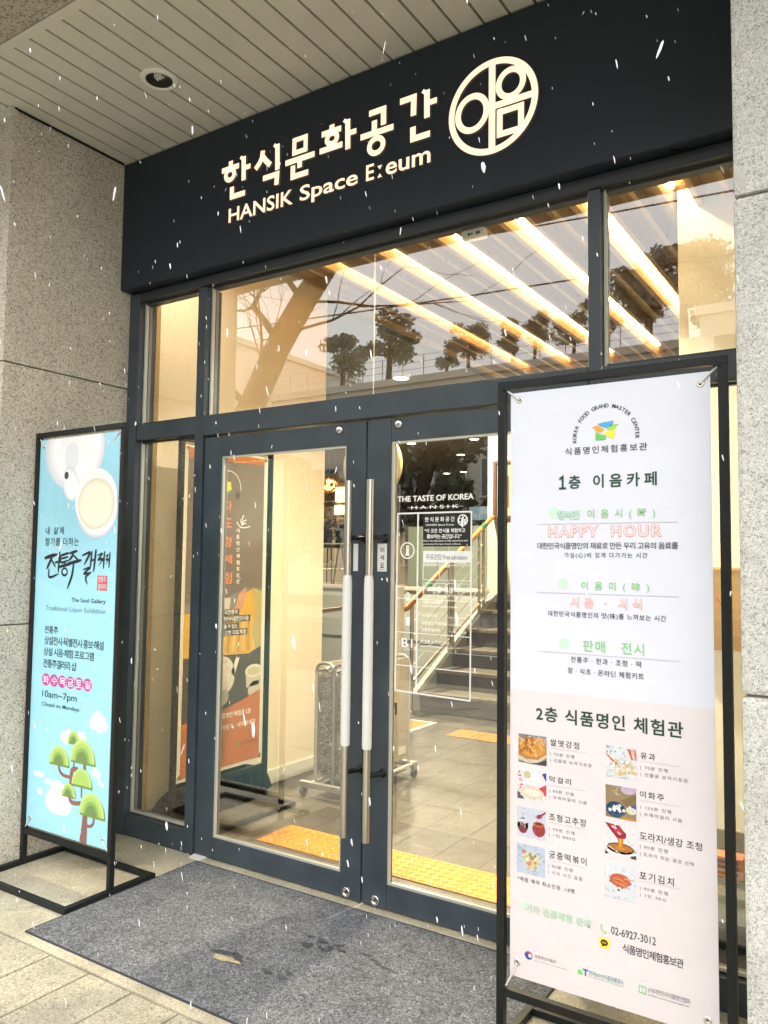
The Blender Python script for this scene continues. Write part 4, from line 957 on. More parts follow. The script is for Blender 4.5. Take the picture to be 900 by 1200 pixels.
for pts, w in (([(-1.1810,.191),(-1.1745,.262),(-1.1720,.335)],[.052,.036,.030]),([(-1.1100,.335),(-1.1100,.295),(-1.128,.276),(-1.168,.270)],.014),([(-1.2040,.366),(-1.255,.358),(-1.285,.366),(-1.292,.395)],.020),([(-1.2035,.392),(-1.2040,.455)],.010),([(-1.284,.400),(-1.283,.490),(-1.270,.512),(-1.235,.515)],.024),([(-1.380,.530),(-1.376,.495),(-1.345,.474),(-1.290,.472)],.016),([(-1.190,.565),(-1.188,.520),(-1.203,.512)],.020),([(-1.268,.640),(-1.268,.510)],.010)):
    stroke(b, S, curve(pts, 6), w if not isinstance(w, list) else [w[0]+(w[-1]-w[0])*i/12 for i in range(13)], TRK, 3)
for i, (a, c, r, h) in enumerate(((-1.2757,.6385,.046,.054),(-1.3820,.525,.076,.086),(-1.2050,.558,.090,.103),(-1.2045,.450,.073,.078),(-1.2998,.390,.052,.056),(-1.1240,.3275,.090,.100))):
    k = 4+.6*i
    ell(b, S, a+.006, c-.010, r, h, pm('canopy_edge','#74913f'), k, 24, 0, 180); rect(b, S, a-r+.006, a+r+.006, c-.012, c-.004, pm('canopy_edge','#74913f'), k)
    for f, col in ((1,'#b9d27e'),(.84,'#a6c56a'),(.62,'#86ab58'),(.46,'#6f8a52')): k += .1; ell(b, S, a-(1-f)*r*.06, c-.003, r*f, h*f, pm('canopy'+col, col), k, 24, 0, 180)
b.build('printed_trees', ban)

# ------------------------------------------------------------------ lobby shell
g = MB(); g.box(-14, 6, .125, 6.0, -.14, -.002, LOBBY); struct(g.build('lobby_floor'))
g = MB(); g.box(-14, 6, 6.001, 16, -.14, 1.14, mat('raised_floor_wood', (.25,.19,.12), .4, var=.15, vscale=5)); struct(g.build('raised_floor'))
t = thing('lobby_wall', 'cream painted wall on the left inside the doors, ending in a straight edge', 'wall', (-1.65, .9, 0))
b = MB(); b.box(-1.74, -1.60, .125, 1.79, 0, 3.66, CREAM); b.build('wall_panel', t, bevel=.002)
b = MB(); b.box(-1.599, -1.588, .126, 1.80, 0, .095, CREAMW); b.build('skirting', t, bevel=.002)
b = MB(); b.box(-1.598, -1.572, .124, .155, .096, 3.1, wood_mat('edge_trim_wood', (.34,.22,.07), (.5,.34,.12), .3, 2)); b.build('edge_trim', t)
b = MB(); b.lathe([(.0,.012),(.016,.012),(.019,.0)], (-1.60,.32,1.40), CREAMW, 'x', 20); b.build('wall_button', t)
t = thing('stairwell_wall', 'cream wall at the head of the stairs carrying a framed picture', 'wall', (0, 6.1, 0))
b = MB(); b.box(-2.30, 6, 6.05, 6.2, .9, 3.8, CREAM); b.build('wall_panel', t)
b = MB(); b.box(-2.30, 6, 6.03, 6.049, .94, 1.05, mat('dark_skirting', (.05,.045,.04), .5)); b.build('skirting', t)
t = thing('side_wall', 'plain pale wall behind the right sidelight beside the stairs', 'wall', (1.5, 1.8, 0))
b = MB(); b.box(.995, 6, 1.70, 1.85, 0, 3.8, CREAMW); b.build('wall_panel', t)
b = MB(); b.box(.985, 6, 1.68, 1.699, 0, .10, mat('stone_skirting', (.16,.15,.12), .5)); b.build('skirting', t)
t = thing('corner_wall', 'short side wall closing the lobby beyond the right sidelight', 'wall', (1.75, .9, 0))
b = MB(); b.box(1.80, 1.95, .13, 1.70, 0, 3.8, CREAMW); b.build('wall_panel', t)
t = thing('lobby_ceiling', 'timber slat ceiling with bright light strips over the lobby', 'ceiling', (-.3, 2.7, 3.6))
b = MB(); b.box(-1.9, 6, .125, 5.6, 3.672, 3.76, FINW); b.box(-14, 6, 5.6, 16, 3.62, 3.76, mat('cafe_ceiling', (.16,.15,.13), .7)); b.box(-14, -1.9, .125, 5.6, 3.62, 3.76, MATS['cafe_ceiling']); b.build('ceiling_board', t)
LEDX = [-1.27, -.82, -.37, .08, .53, .98]
b = MB(); x = -1.27-.45
k = 0
while x < 1.0:
    for dx, w, z in ((0, .035, 3.545), (.16, .03, 3.548), (.31, .03, 3.565)):
        if x+dx > -1.6: b.box(x+dx-w, x+dx, .20, 5.55, z, 3.671, FINW)
    x += .45
b.build('timber_slat', t)
LED = mat('light_strip', (1,1,1), .5, emit=(1.0,.80,.46), estr=56.0)
for x in LEDX:
    b = MB(); b.box(x+.002, x+.014, .22, 4.9 if x < .9 else 1.62, 3.652, 3.668, LED); b.build('light_strip', t)

# ------------------------------------------------------------------ stairs and rails
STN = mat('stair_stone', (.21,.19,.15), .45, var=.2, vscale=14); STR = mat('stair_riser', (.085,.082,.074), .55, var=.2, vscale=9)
t = thing('stone_stairs', 'dark stone stairs rising to the raised floor behind the right door', 'stairs', (-.5, 4.15, 0))
b = MB(); r_ = MB()
for k in range(5):
    y0 = 4.17+.345*k; z0, z1 = .193*k, .193*(k+1)
    y1 = y0+.36 if k < 4 else 6.03
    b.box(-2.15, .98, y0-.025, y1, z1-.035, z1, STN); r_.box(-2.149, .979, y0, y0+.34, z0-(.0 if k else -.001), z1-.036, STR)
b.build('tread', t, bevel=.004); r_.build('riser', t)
b = MB(); b.box(-2.26, -2.152, 4.2, 6.0, 0, .10, CREAMW); b.prism([(-2.26,4.17,.0),(-2.26,6.0,.0),(-2.26,6.0,1.15),(-2.26,4.17,.18)], (.107,0,0), mat('stringer_white', (.40,.43,.40), .5)); b.build('stringer', t)
HW = wood_mat('handrail_wood', (.46,.22,.055), (.62,.33,.10), .35, 1)
t = thing('stair_handrail', 'round wooden handrail on steel posts with green tape bands beside the stairs', 'handrail', (-2.2, 4.9, 0))
x = -2.2
P = lambda y: 1.03+(y-3.93)*.515
b = MB(); b.tube([(x-.28,3.95,1.02),(x-.06,3.93,1.02),(x,3.98,1.05),(x,5.95,P(5.95)),(x,6.02,P(5.95)+.01)], .030, HW, 14); b.build('wooden_rail', t)
b = MB(); GT = mat('green_tape', (.03,.22,.10), .4)
for y in (4.40, 5.72): b.tube([(x,y-.05,P(y-.05)),(x,y+.05,P(y+.05))], .0315, GT, 14)
b.build('tape_band', t)
for y, zb in ((4.08, .0), (4.88, .43), (4.96, .46), (5.62, .80), (5.74, .85)):
    b = MB(); b.tube([(x,y,zb),(x,y,P(y)-.02)], .019, STEEL, 10); b.lathe([(.04,0),(.04,.01),(.02,.02)], (x,y,zb), STEEL, 'z', 14); b.build('steel_post', t)
b = MB()
b.tube([(x,3.98,.24),(x,5.8,1.12)], .019, STEEL, 10)
for q in (.2,.4,.6,.8):
    b.tube([(x,4.08,.30+.78*q*.95),(x,5.74,.30+.80+.78*q*1.05)], .006, STEEL, 6)
b.build('steel_rail', t)
t = thing('raised_floor_edge', 'white parapet band along the edge of the raised cafe floor', 'parapet', (-6, 5.9, 0))
b = MB(); b.box(-14, -2.27, 5.93, 5.999, 0, 1.155, mat('parapet_white', (.58,.62,.58), .5)); b.box(-14, -2.27, 5.90, 6.03, 1.156, 1.20, CREAMW); b.build('parapet_panel', t, bevel=.003)
b = MB(); b.box(-14, -2.27, 5.915, 5.9295, .50, .515, mat('shadow_gap', (.12,.12,.11), .8)); b.build('panel_groove', t)
t = thing('brass_rail', 'sloping brass handrail in front of the white parapet', 'handrail', (-4.4, 5.3, 0))
b = MB(); BR = mat('brass', (.62,.42,.14), .3, metal=1.0)
b.tube([(-5.4,5.4,.70),(-3.2,5.4,1.05)], .028, BR, 12); b.build('rail', t)
for xx in (-5.2, -3.4):
    b = MB(); b.tube([(xx,5.4,0),(xx,5.4,.70+(xx+5.4)*.159)], .018, STEEL, 8); b.build('rail_post', t)
# glass balustrade on the raised floor
t = thing('frosted_partition', 'pale green frosted glass partition standing on the raised floor', 'partition', (-4.0, 7.2, 1.14))
b = MB(); b.box(-4.15, -2.6, 7.2, 7.22, 1.141, 2.05, mat('frosted_glass', (.34,.42,.36), .3)); b.build('partition_panel', t)
b = MB(); b.box(-4.2, -4.15, 7.19, 7.23, 1.141, 2.08, STEEL); b.build('partition_post', t)

# ------------------------------------------------------------------ things in the lobby
TAC = 'tactile tiles inside the doors'
for i, x in enumerate((-.932, -.632, -.332, -.032, .268, .568)):
    lb = ['yellow tactile tile inside the left door, leftmost of its row', 'yellow tactile tile second from the left inside the left door', 'yellow tactile tile behind the meeting stiles of the two doors', 'yellow tactile tile behind the pane of the right door, first on its left', 'yellow tactile tile inside the right door beside the menu banner', 'yellow tactile tile mostly hidden behind the menu banner'][i]
    if i == 0: ti = tactile((x,.362,-.002), .298, .298, lb, TAC)
    else: dup(ti, (x,.362,-.002), lb)
for i, x in enumerate((-1.38, -1.08, -.78)):
    dup(ti, (x,3.30,-.002), ['yellow tactile tile before the bottom step, nearest the handrail', 'yellow tactile tile before the bottom step, in the middle', 'yellow tactile tile before the bottom step, farthest from the handrail'][i], 'tactile tiles before the stairs')
t = thing('lift_plate', 'yellow floor panel with a pale edging strip by the foot of the handrail', 'floor panel', (-2.0, 3.4, 0))
b = MB(); b.box(-2.5, -1.74, 3.2, 3.68, -.002, .004, YEL); b.build('plate', t); b = MB(); b.box(-2.5, -1.69, 3.682, 3.72, -.002, .006, CREAMW); b.box(-1.738, -1.69, 3.2, 3.681, -.002, .006, CREAMW); b.build('edging', t)
# umbrella dryer
t = thing('umbrella_dryer', 'steel umbrella drying cart on casters with fuzzy grey brush pads', 'umbrella dryer', (-1.05, 1.55, 0))
AL = mat('dryer_frame', (.40,.42,.42), .4, metal=.4); PAN = mat('dryer_panel', (.40,.35,.26), .42, var=.05)
for x0, x1 in ((-1.185,-1.045),(-1.045,-.905)):
    b = MB()
    for y in (1.2, 1.9):
        pts = [(x0,y,.085),(x0,y,.80)]+[(x0+.05-.05*math.cos(R(a)),y,.80+.05*math.sin(R(a))) for a in (30,60,90)]+[(x1-.05+.05*math.sin(R(a)),y,.80+.05*math.cos(R(a))) for a in (0,30,60,90)]+[(x1,y,.085)]
        b.tube(pts, .011, AL, 8)
    for x in (x0+.0,): b.tube([(x,1.2,.80),(x,1.9,.80)], .009, AL, 8)
    b.build('arch_frame', t)
b = MB(); b.box(-.912, -.902, 1.215, 1.885, .15, .842, PAN); b.box(-1.19, -1.182, 1.215, 1.885, .15, .842, PAN); b.box(-1.05, -1.042, 1.215, 1.885, .15, .842, PAN); b.build('side_panel', t, bevel=.002)
b = MB(); b.box(-.9015,-.8995,1.62,1.75,.42,.76,mat('dryer_door', (.48,.40,.27), .4)); b.bar((-.896,1.66,.545),(-.896,1.71,.545),.012,.012,BLACKM); b.bar((-.896,1.71,.55),(-.896,1.71,.47),.012,.012,BLACKM); b.build('service_door', t)
b = MB(); b.box(-.9015,-.8995,1.76,1.85,.185,.235,mat('rating_label', (.68,.66,.6), .5)); b.lathe([(.0,.008),(.012,.008),(.014,0)],(-.902,1.66,.27),STEEL,'x',14); b.build('rating_label', t)
FUZ = speckle('brush_pad', [(0,(.04,.04,.038)),(.3,(.22,.21,.19)),(.55,(.55,.54,.51)),(1,(.82,.81,.78))], 110, .25, 9, .95, 1.0)
for x0, x1 in ((-1.165,-1.062),(-1.028,-.925)):
    b = MB(); b.box(x0+.01, x1-.01, 1.23, 1.87, .12, .82, FUZ); r5 = random.Random(4)
    for i in range(1500):
        x, z = r5.uniform(x0, x1), r5.uniform(.115, .815); y = 1.232
        dx, dz = r5.uniform(-.012,.012), r5.uniform(-.014,.010); s = .0045
        b.add([(x-s,y,z),(x+s,y,z),(x+dx,y-r5.uniform(.014,.034),z+dz),(x,y,z+s)], [(0,1,2),(1,3,2),(3,0,2)], FUZ)
    b.build('brush_pad', t)
b = MB(); b.box(-1.265,-.875,1.13,1.17,.062,.098,AL); b.box(-1.265,-.875,1.93,1.97,.075,.11,AL); b.tube([(-.90,1.17,.085),(-.90,1.93,.095)],.011,CREAMW,8); b.tube([(-1.19,1.17,.085),(-1.19,1.93,.095)],.011,CREAMW,8); b.box(-1.17,-.92,1.2,1.9,.055,.07,mat('drip_tray', (.05,.05,.05), .4)); b.build('base_frame', t, bevel=.003)
CW_ = mat('caster_rubber', (.02,.02,.022), .6)
for x, y in ((-1.24,1.15),(-.90,1.15),(-1.24,1.95),(-.89,1.95)):
    b = MB(); b.lathe([(.0,-.012),(.026,-.012),(.030,-.006),(.030,.006),(.026,.012),(.0,.012)], (x,y,.030), CW_, 'x', 18); b.box(x-.018,x+.018,y-.012,y+.012,.055,.076,AL); b.build('caster', t)
# banner stand inside, facing along the lobby
t = thing('banner_stand', 'banner stand inside the left door with a taupe and orange tea class banner', 'banner stand', (-1.4, .56, 0), )
xs = -1.4; s = .028
for y in (.172, .935):
    b = MB(); b.box(xs-s/2, xs+s/2, y, y+s, .026, 2.185, BLACKM); b.build('post', t, bevel=.0015)
b = MB(); b.box(xs-s/2, xs+s/2, .172, .963, 2.186, 2.214, BLACKM); b.build('top_rail', t, bevel=.0015)
b = MB(); b.box(xs-s/2+.001, xs+s/2-.001, .2005, .9345, .20, .228, BLACKM); b.build('bottom_rail', t, bevel=.0015)
b = MB(); b.box(xs-.25,xs+.25,.172,.200,0,.026,BLACKM); b.box(xs-.25,xs+.25,.935,.963,0,.026,BLACKM); b.box(xs+.222,xs+.25,.2005,.9345,.0005,.0255,BLACKM); b.box(xs-.25,xs-.222,.2005,.9345,.0005,.0255,BLACKM); b.build('base_frame', t, bevel=.0015)
WB = mat('banner_border', (.62,.60,.52), .5)
b = MB(); b.box(xs-.0012, xs, .212, .924, .255, 2.182, WB); ban = b.build('printed_banner', t)
for y, z in ((.235,2.155),(.90,2.155),(.235,.285),(.90,.285)):
    e = MB(); e.lathe([(.0,.0025),(.006,.0026),(.012,.0018),(.014,.0005)], (xs,y,z), BR, 'x', 18); e.build('eyelet', ban)
S = sheet_x(xs)
ya, yb, za, zb = .238, .892, .275, 2.160
xa, xb = ya, yb
b = Clip(); TA = pm('taupe','#6f6259'); OR = pm('banner_orange','#b06a3c')
b.sh(S, [(ya,za),(yb,za),(yb,zb),(ya,zb)], TA, 1)
b.sh(S, [(ya,2.10),(yb,2.12),(yb,zb),(ya,zb)], OR, 2)
for k in range(8): b.el(S, .78, 1.72, .30-.03*k, .36-.036*k, pm('taupe_%d' % k, tuple(x*(1+.02*k) for x in lin('#6f6259')[:3])), 1.1+.08*k)
b.sh(S, [(ya,.92),(yb,.95),(yb,1.33),(.74,1.34),(.55,1.27),(ya,1.25)], pm('cloth_grey','#7e7a76'), 2)
b.sh(S, [(ya,.945),(.525,.94),(.78,.93),(.84,.96),(.80,1.06),(.83,1.20),(.80,1.33),(.74,1.31),(.70,1.24),(.60,1.20),(ya,1.20)], pm('cloth_yellow','#c39a3c'), 3)
for k in range(9): b.sh(S, [(.45+.045*k,.95),(.47+.045*k,.95),(.50+.04*k,1.18-.02*(k % 3)),(.485+.04*k,1.16)], pm(('cloth_fold_light','cloth_fold_dark')[k % 2], ('#d0ab55','#a87f2c')[k % 2]), 3.1)
b.sh(S, [(.78,.93),(.92,.975),(yb,1.20),(yb,1.31),(.80,1.34),(.83,1.20),(.80,1.06),(.84,.96)], pm('cloth_pale','#a99a5e'), 3.2)
b.sh(S, [(.64,1.20),(.68,1.30),(.745,1.345),(.74,1.27),(.70,1.19)], pm('hand_tone','#b98a6c'), 3.4)
b.sh(S, [(.53,1.20),(.60,1.20),(.61,1.28),(.525,1.28)], pm('cup_grey','#b7b2ab'), 3.5)
b.sh(S, [(ya,.945),(.525,.94),(.78,.93),(yb,.97),(yb,.60),(ya,.57)], pm('table_dark','#4c453f'), 3.55)
b.el(S, .555, .815, .105, .115, pm('tea_pot','#cfcac0'), 3.6); b.sh(S, [(.63,.83),(.665,.91),(.70,.915),(.655,.80)], pm('tea_pot','#cfcac0'), 3.6); b.el(S, .56, .90, .04, .015, pm('tea_lid','#bdb7ab'), 3.8); b.el(S, .545, .80, .07, .075, pm('tea_pot_light','#dcd8cf'), 3.7)
b.sh(S, [(.765,.72),(.875,.73),(.905,.815),(.755,.815)], pm('tea_cup_side','#b5afa4'), 3.6); b.el(S, .83, .82, .078, .040, pm('tea_pot','#cfcac0'), 3.7); b.el(S, .83, .817, .060, .026, pm('tea','#b9b294'), 3.8)
b.el(S, .855, .70, .075, .055, pm('tea_cup_side','#b5afa4'), 3.6); b.el(S, .53, .69, .08, .06, pm('tea_cup_side','#b5afa4'), 3.65)
c = [(ya,za),(yb,za),(yb,.70),(.75,.655),(.55,.61),(.38,.585),(ya,.575)]; b.sh(S, c, OR, 4)
b.build('printed_picture', ban)
b = MB(); lines(b, S, INNER_ROWS, 8)
for z, y1 in ((1.193,.685),(1.152,.785),(1.108,.685),(1.070,.76)): rect(b, S, .40, y1, z-.019, z+.019, mat('caption_dark', (.06,.05,.045), .6), 6)
ring(b, S, .57, 1.95, .105, .105, .004, INK['white'], 6, 24, -5, 100); ell(b, S, .648, 1.907, .022, .022, pm('badge_dot','#54493f'), 6)
b.poly([S(.50,1.92,6),S(.56,1.915,6),S(.595,1.935,6),S(.585,1.985,6),S(.52,1.99,6)], pm('badge_yellow','#d8c43a')); b.poly([S(.535,1.915,7),S(.575,1.91,7),S(.595,1.945,7)], pm('badge_green','#5f9a4a'))
for a, l in ((60,.05),(95,.065),(130,.04),(35,.035)): stroke(b, S, curve([(.695,1.725),(.695+l*.5*math.cos(R(a)),1.725+l*.6*math.sin(R(a))),(.695+l*math.cos(R(a-15)),1.725+l*math.sin(R(a-15)))],4), .005, INK['white'], 6)
stroke(b, S, curve([(.645,1.745),(.675,1.715),(.72,1.712),(.765,1.722)],5), .005, INK['white'], 6)
rect(b, S, .70, .712, .375, .400, pm('badge_green','#5f9a4a'), 6); text(b, S, '대한민국식품명인체험홍보관', .72, .87, .378, .395, pm('banner_ink','#7a4a2a'), 6)
b.build('printed_lettering', ban)
# black covered bundle behind the stand
t = thing('black_bundle', 'large rounded black covered bundle lying on the floor behind the tea class banner', 'bundle', (-1.507, .62, 0))
BC = mat('black_cover', (.006,.006,.007), .9, spec=.15, bump=.3, bscale=30)
b = MB(); n = 24; vs = []; m_ = 22; r9 = random.Random(8)
for i in range(m_+1):
    tt = -1+2*i/m_; s = max(.0, 1-abs(tt)**2.6)**.5; y = .625+.505*tt
    for k in range(n+1):
        a = math.pi*k/n; w = r9.uniform(-.003,.003)
        vs.append((-1.507+.086*max(.25, s)*math.cos(a), y, .030+(.205*s+w*s)*max(.0, math.sin(a))**.7))
b.add(vs, [(i*(n+1)+k, i*(n+1)+k+1, (i+1)*(n+1)+k+1, (i+1)*(n+1)+k) for i in range(m_) for k in range(n)], BC, True); b.build('cover', t)
for y in (.40, .86):
    b = MB(); s = max(.0, 1-abs((y-.625)/.505)**2.6)**.5
    b.tube([(-1.507+.090*s*math.cos(math.pi*k/16), y, .032+.209*s*max(.0, math.sin(math.pi*k/16))**.7) for k in range(17)], .007, BLACKM, 6); b.build('strap', t)
# round hanging sign behind the doors
t = thing('hanging_disc', 'round grey hanging sign with a yellow rim, seen through both doors', 'hanging sign', (-.50, .80, 2.06))
b = MB(); b.lathe([(.0,-.012),(.175,-.012),(.175,.012),(.0,.012)], (-.50,.8,2.06), mat('disc_face', (.36,.36,.34), .5), 'y', 44, smooth=False); b.build('disc_face', t)
b = MB(); b.lathe([(.176,-.014),(.196,-.014),(.196,.014),(.176,.014),(.176,-.014)], (-.50,.8,2.06), mat('disc_rim', (.62,.55,.30), .4), 'y', 44); b.build('rim', t)
b = MB(); b.tube([(-.50,.8,2.25),(-.50,.8,3.67)], .005, STEEL, 6); b.build('hanger', t)
b = MB()
for a in (75, 105, 15, -15, 165, 195, 255, 285): b.bar((-.50+.10*math.cos(R(a)),.7868,2.06+.10*math.sin(R(a))),(-.50+.135*math.cos(R(a)),.7868,2.06+.135*math.sin(R(a))),.012,.002,BLACKM,(0,1,0))
b.build('printed_marks', t)
# framed picture above the stairs
t = thing('framed_picture', 'brown framed paper scroll print on the cream wall above the stairs', 'picture', (-1.95, 6.04, 2.42))
b = MB(); FR = mat('picture_frame', (.13,.06,.03), .4)
for x0, x1, z0, z1 in ((-2.21,-2.17,2.06,2.78),(-1.72,-1.68,2.06,2.78),(-2.169,-1.721,2.06,2.10),(-2.169,-1.721,2.74,2.78)): b.box(x0,x1,6.005,6.045,z0,z1,FR)
b.build('frame', t, bevel=.003)
b = MB(); b.box(-2.169,-1.721,6.03,6.04,2.101,2.739,mat('aged_paper', (.55,.44,.28), .7, var=.15, vscale=6)); 
for k in range(5): b.box(-2.12+.08*k,-2.08+.08*k,6.028,6.0295,2.2,2.64-.05*(k % 3),mat('faded_ink', (.2,.12,.06), .7))
b.build('paper', t)
t = thing('wall_box', 'light wooden box with a sloping front on the pale wall at right', 'box', (1.18, 1.6, 1.3))
PLY = wood_mat('plywood', (.60,.40,.18), (.72,.52,.27), .5, 0)
b = MB(); b.prism([(1.03,1.50,1.485),(1.03,1.695,1.485),(1.03,1.695,1.05),(1.03,1.56,1.22)], (.30,0,0), PLY); b.build('box_body', t, bevel=.003)
b = MB(); b.box(1.02,1.34,1.495,1.697,1.4855,1.50,PLY); b.build('lid', t); b = MB()
for k in range(3): b.bar((1.16+.05*k,1.525,1.36-.02*k),(1.19+.05*k,1.525,1.31-.02*k),.006,.004,mat('red_print', (.6,.12,.06), .6))
b.build('red_marks', t)
t = thing('perforated_brick', 'red perforated clay brick lying on the floor inside the right sidelight', 'brick', (1.27, 1.2, 0))
b = MB(); b.box(1.19,1.36,1.26,1.36,.0,.10,mat('clay_brick', (.33,.13,.06), .8, var=.2, vscale=20, bump=.4)); b.build('brick_body', t, bevel=.004)
b = MB()
for k in range(3): b.box(1.21,1.34,1.2585,1.262,.018+.027*k,.032+.027*k,mat('brick_hole', (.04,.02,.012), .9))
b.build('slot', t)
t = thing('dark_bench', 'low dark stone ledge just inside the right sidelight', 'ledge', (1.4, .4, 0))  # added ledge, its dark colour stands for a reflection in the sidelight
b = MB(); b.box(1.10,1.79,.20,.62,0,.20,mat('dark_stone', (.02,.024,.026), .25)); b.build('ledge_block', t, bevel=.006); b = MB(); b.box(1.10,1.79,.19,.63,.201,.222,mat('dark_stone_top', (.035,.042,.045), .2)); b.build('ledge_top', t)
t = thing('info_stand', 'cream information stand between the umbrella dryer and the stairs', 'stand', (-1.78, 3.0, 0))
b = MB(); b.box(-1.86,-1.66,2.95,3.05,.62,1.30,CREAM); b.build('board', t, bevel=.004); b = MB(); b.tube([(-1.76,3.0,0),(-1.76,3.0,.62)],.02,STEEL,10); b.lathe([(.14,0),(.14,.012),(.02,.02)],(-1.76,3.0,0),STEEL,'z',20); b.build('stand_post', t)

# ------------------------------------------------------------------ cafe on the raised floor
Z = 1.14
t = thing('bar_counter', 'long cafe counter with a pale stone top on the raised floor', 'counter', (-6.8, 9.2, Z))
b = MB(); b.box(-10,-5.3,9.0,9.6,Z,Z+.86,mat('counter_front', (.36,.30,.19), .5)); b.build('counter_body', t); b = MB(); b.box(-10.1,-5.2,8.95,9.65,Z+.861,Z+.91,mat('counter_top', (.20,.17,.12), .3)); b.build('counter_top', t)
t0 = thing('bar_stool', 'black bar stool at the cafe counter, leftmost of the row', 'bar stool', (-6.45, 8.3, Z), 'bar stools at the cafe counter')
def stool(t, x, y):
    b = MB(); b.box(x-.2,x+.2,y-.2,y+.2,Z+.62,Z+.68,BLACKM); b.build('seat', t, bevel=.02)
    b = MB(); b.box(x-.2,x+.2,y-.22,y-.18,Z+.70,Z+1.02,BLACKM); b.build('backrest', t, bevel=.015)
    for sx in (-1,1):
        for sy in (-1,1):
            b = MB(); b.tube([(x+sx*.16,y+sy*.16,Z+.62),(x+sx*.22,y+sy*.22,Z)],.013,BLACKM,8); b.build('leg', t)
    b = MB(); f = .2
    for p_, q_ in (((-f,-f),(f,-f)),((f,-f),(f,f)),((f,f),(-f,f)),((-f,f),(-f,-f))): b.tube([(x+p_[0],y+p_[1],Z+.25),(x+q_[0],y+q_[1],Z+.25)],.010,STEEL,6)
    b.build('foot_rail', t)
stool(t0, -6.45, 8.3)
for i, x in enumerate((-5.97, -5.4)): dup(t0, (x, 8.3, Z), ['black bar stool at the cafe counter, in the middle of the row', 'black bar stool at the cafe counter, rightmost of the row'][i])
t = thing('bottle_shelf', 'back bar shelves full of bottles behind the cafe counter', 'shelf', (-8.8, 11, Z))
b = MB(); SHW = wood_mat('shelf_wood', (.35,.22,.09), (.5,.33,.15), .5, 0)
b.box(-10.5,-7.15,11.3,11.35,Z,3.5,mat('shelf_back', (.50,.36,.17), .6))
for k in range(5): b.box(-10.5,-7.15,11.0,11.3,Z+.55+.38*k,Z+.58+.38*k,SHW)
for x in (-10.5,-9.4,-8.3,-7.2): b.box(x,x+.05,10.99,11.3,Z,3.5,SHW)
b.build('shelf_frame', t)
BCOL = [mat('bottle_'+n, c, .2) for n, c in (('amber',(.25,.10,.02)),('green',(.03,.10,.04)),('pale',(.6,.58,.5)),('dark',(.03,.025,.02)),('gold',(.55,.35,.08)))]
r6 = random.Random(9); proto = []
for i in range(5):
    b = MB(); h = .22+.02*i; b.lathe([(.0,0),(.035,0),(.037,.01),(.036,h*.6),(.014,h*.75),(.013,h),(.0,h)], (0,0,0), BCOL[i], 'z', 10)
    o = b.build('bottle'); proto.append(o)
cnt = 0
for k in range(4):
    x = -9.25
    while x < -7.25:
        i = r6.randrange(5)
        if r6.random() < .8:
            if proto[i].get('category') is None: o = proto[i]
            else: o = proto[i].copy(); COL.objects.link(o)
            o.location = (x, 11.12+r6.uniform(-.05,.05), Z+.581+.38*k)
            tag(o, ['amber bottle on the back bar shelves', 'dark green bottle on the back bar shelves', 'pale bottle on the back bar shelves', 'black bottle on the back bar shelves', 'gold bottle on the back bar shelves'][i], 'bottle', ['amber','green','pale','black','gold'][i]+' bottles on the back bar shelves', 'thing')
        x += r6.uniform(.13,.22)
PEND = mat('pendant_glow', (1,.8,.5), .5, emit=(1.0,.62,.22), estr=1.6)
GB = mat('globe_brass', (.5,.3,.08), .4, metal=.6)
t = thing('globe_lamp', 'glowing amber globe pendant lamp hanging over the cafe counter', 'pendant lamp', (-6.25, 8.0, 2.84))
b = MB(); r7 = random.Random(2)
b.lathe([(.0,-.10),(.06,-.085),(.09,-.05),(.10,0),(.09,.05),(.06,.085),(.0,.10)], (-6.25,8.0,2.84), PEND, 'z', 16); b.build('glowing_core', t)
b = MB()
for i in range(60):
    u = Vector((r7.gauss(0,1), r7.gauss(0,1), r7.gauss(0,1))).normalized(); c = Vector((-6.25,8.0,2.84))+u*.135; r = .030
    a = u.orthogonal().normalized(); d = u.cross(a)
    b.poly([c+a*r*math.cos(2*math.pi*k/6)+d*r*math.sin(2*math.pi*k/6) for k in range(6)], GB)
b.build('petal_shade', t)
b = MB(); b.tube([(-6.25,8.0,2.94),(-6.25,8.0,3.62)], .006, BLACKM, 6); b.build('cable', t)
for i, (xx, zz) in enumerate(((-8.12,2.97),(-8.14,2.64))):
    t = thing('wall_lamp', ['upper glowing box lamp among the back bar shelves', 'lower glowing box lamp among the back bar shelves'][i], 'lamp', (xx, 10.9, zz))
    b = MB(); b.box(xx-.10,xx+.10,10.82,10.98,zz-.16+.06*i,zz+.16-.06*i,mat('lamp_glow', (1,.85,.6), .5, emit=(1.0,.72,.36), estr=1.4)); b.build('shade', t, bevel=.01)
    b = MB(); b.box(xx-.03,xx+.03,10.985,11.0,zz-.05,zz+.05,BLACKM); b.build('bracket', t)
t = thing('wall_screen', 'pale blue lit screen on the dark wall behind the right door', 'screen', (-4.0, 9.0, 2.35))
b = MB(); b.box(-4.05,-3.3,8.98,9.02,2.24,2.46,mat('screen_glow', (.2,.3,.35), .3, emit=(.28,.42,.50), estr=.25)); b.build('display', t); b = MB(); b.box(-4.08,-3.27,9.021,9.06,2.21,2.49,BLACKM); b.build('casing', t); b = MB(); b.tube([(-3.7,9.04,2.49),(-3.7,9.04,3.62)],.02,BLACKM,8); b.build('hanger', t)
DLG = mat('ceiling_light_glow', (1,1,1), .5, emit=(1.0,.90,.74), estr=9.0)
DL = [(-5.216,9.01),(-4.024,9.10),(-6.90,13.4),(-6.41,13.3),(-5.12,10.7),(-7.6,8.0),(-3.9,6.9)]
WORDS = ['farthest left of the cafe ceiling row', 'nearest the stairwell wall', 'deep at the back of the cafe', 'at the back beside the deepest one', 'behind the counter line', 'above the bottle counter', 'over the edge of the raised floor']
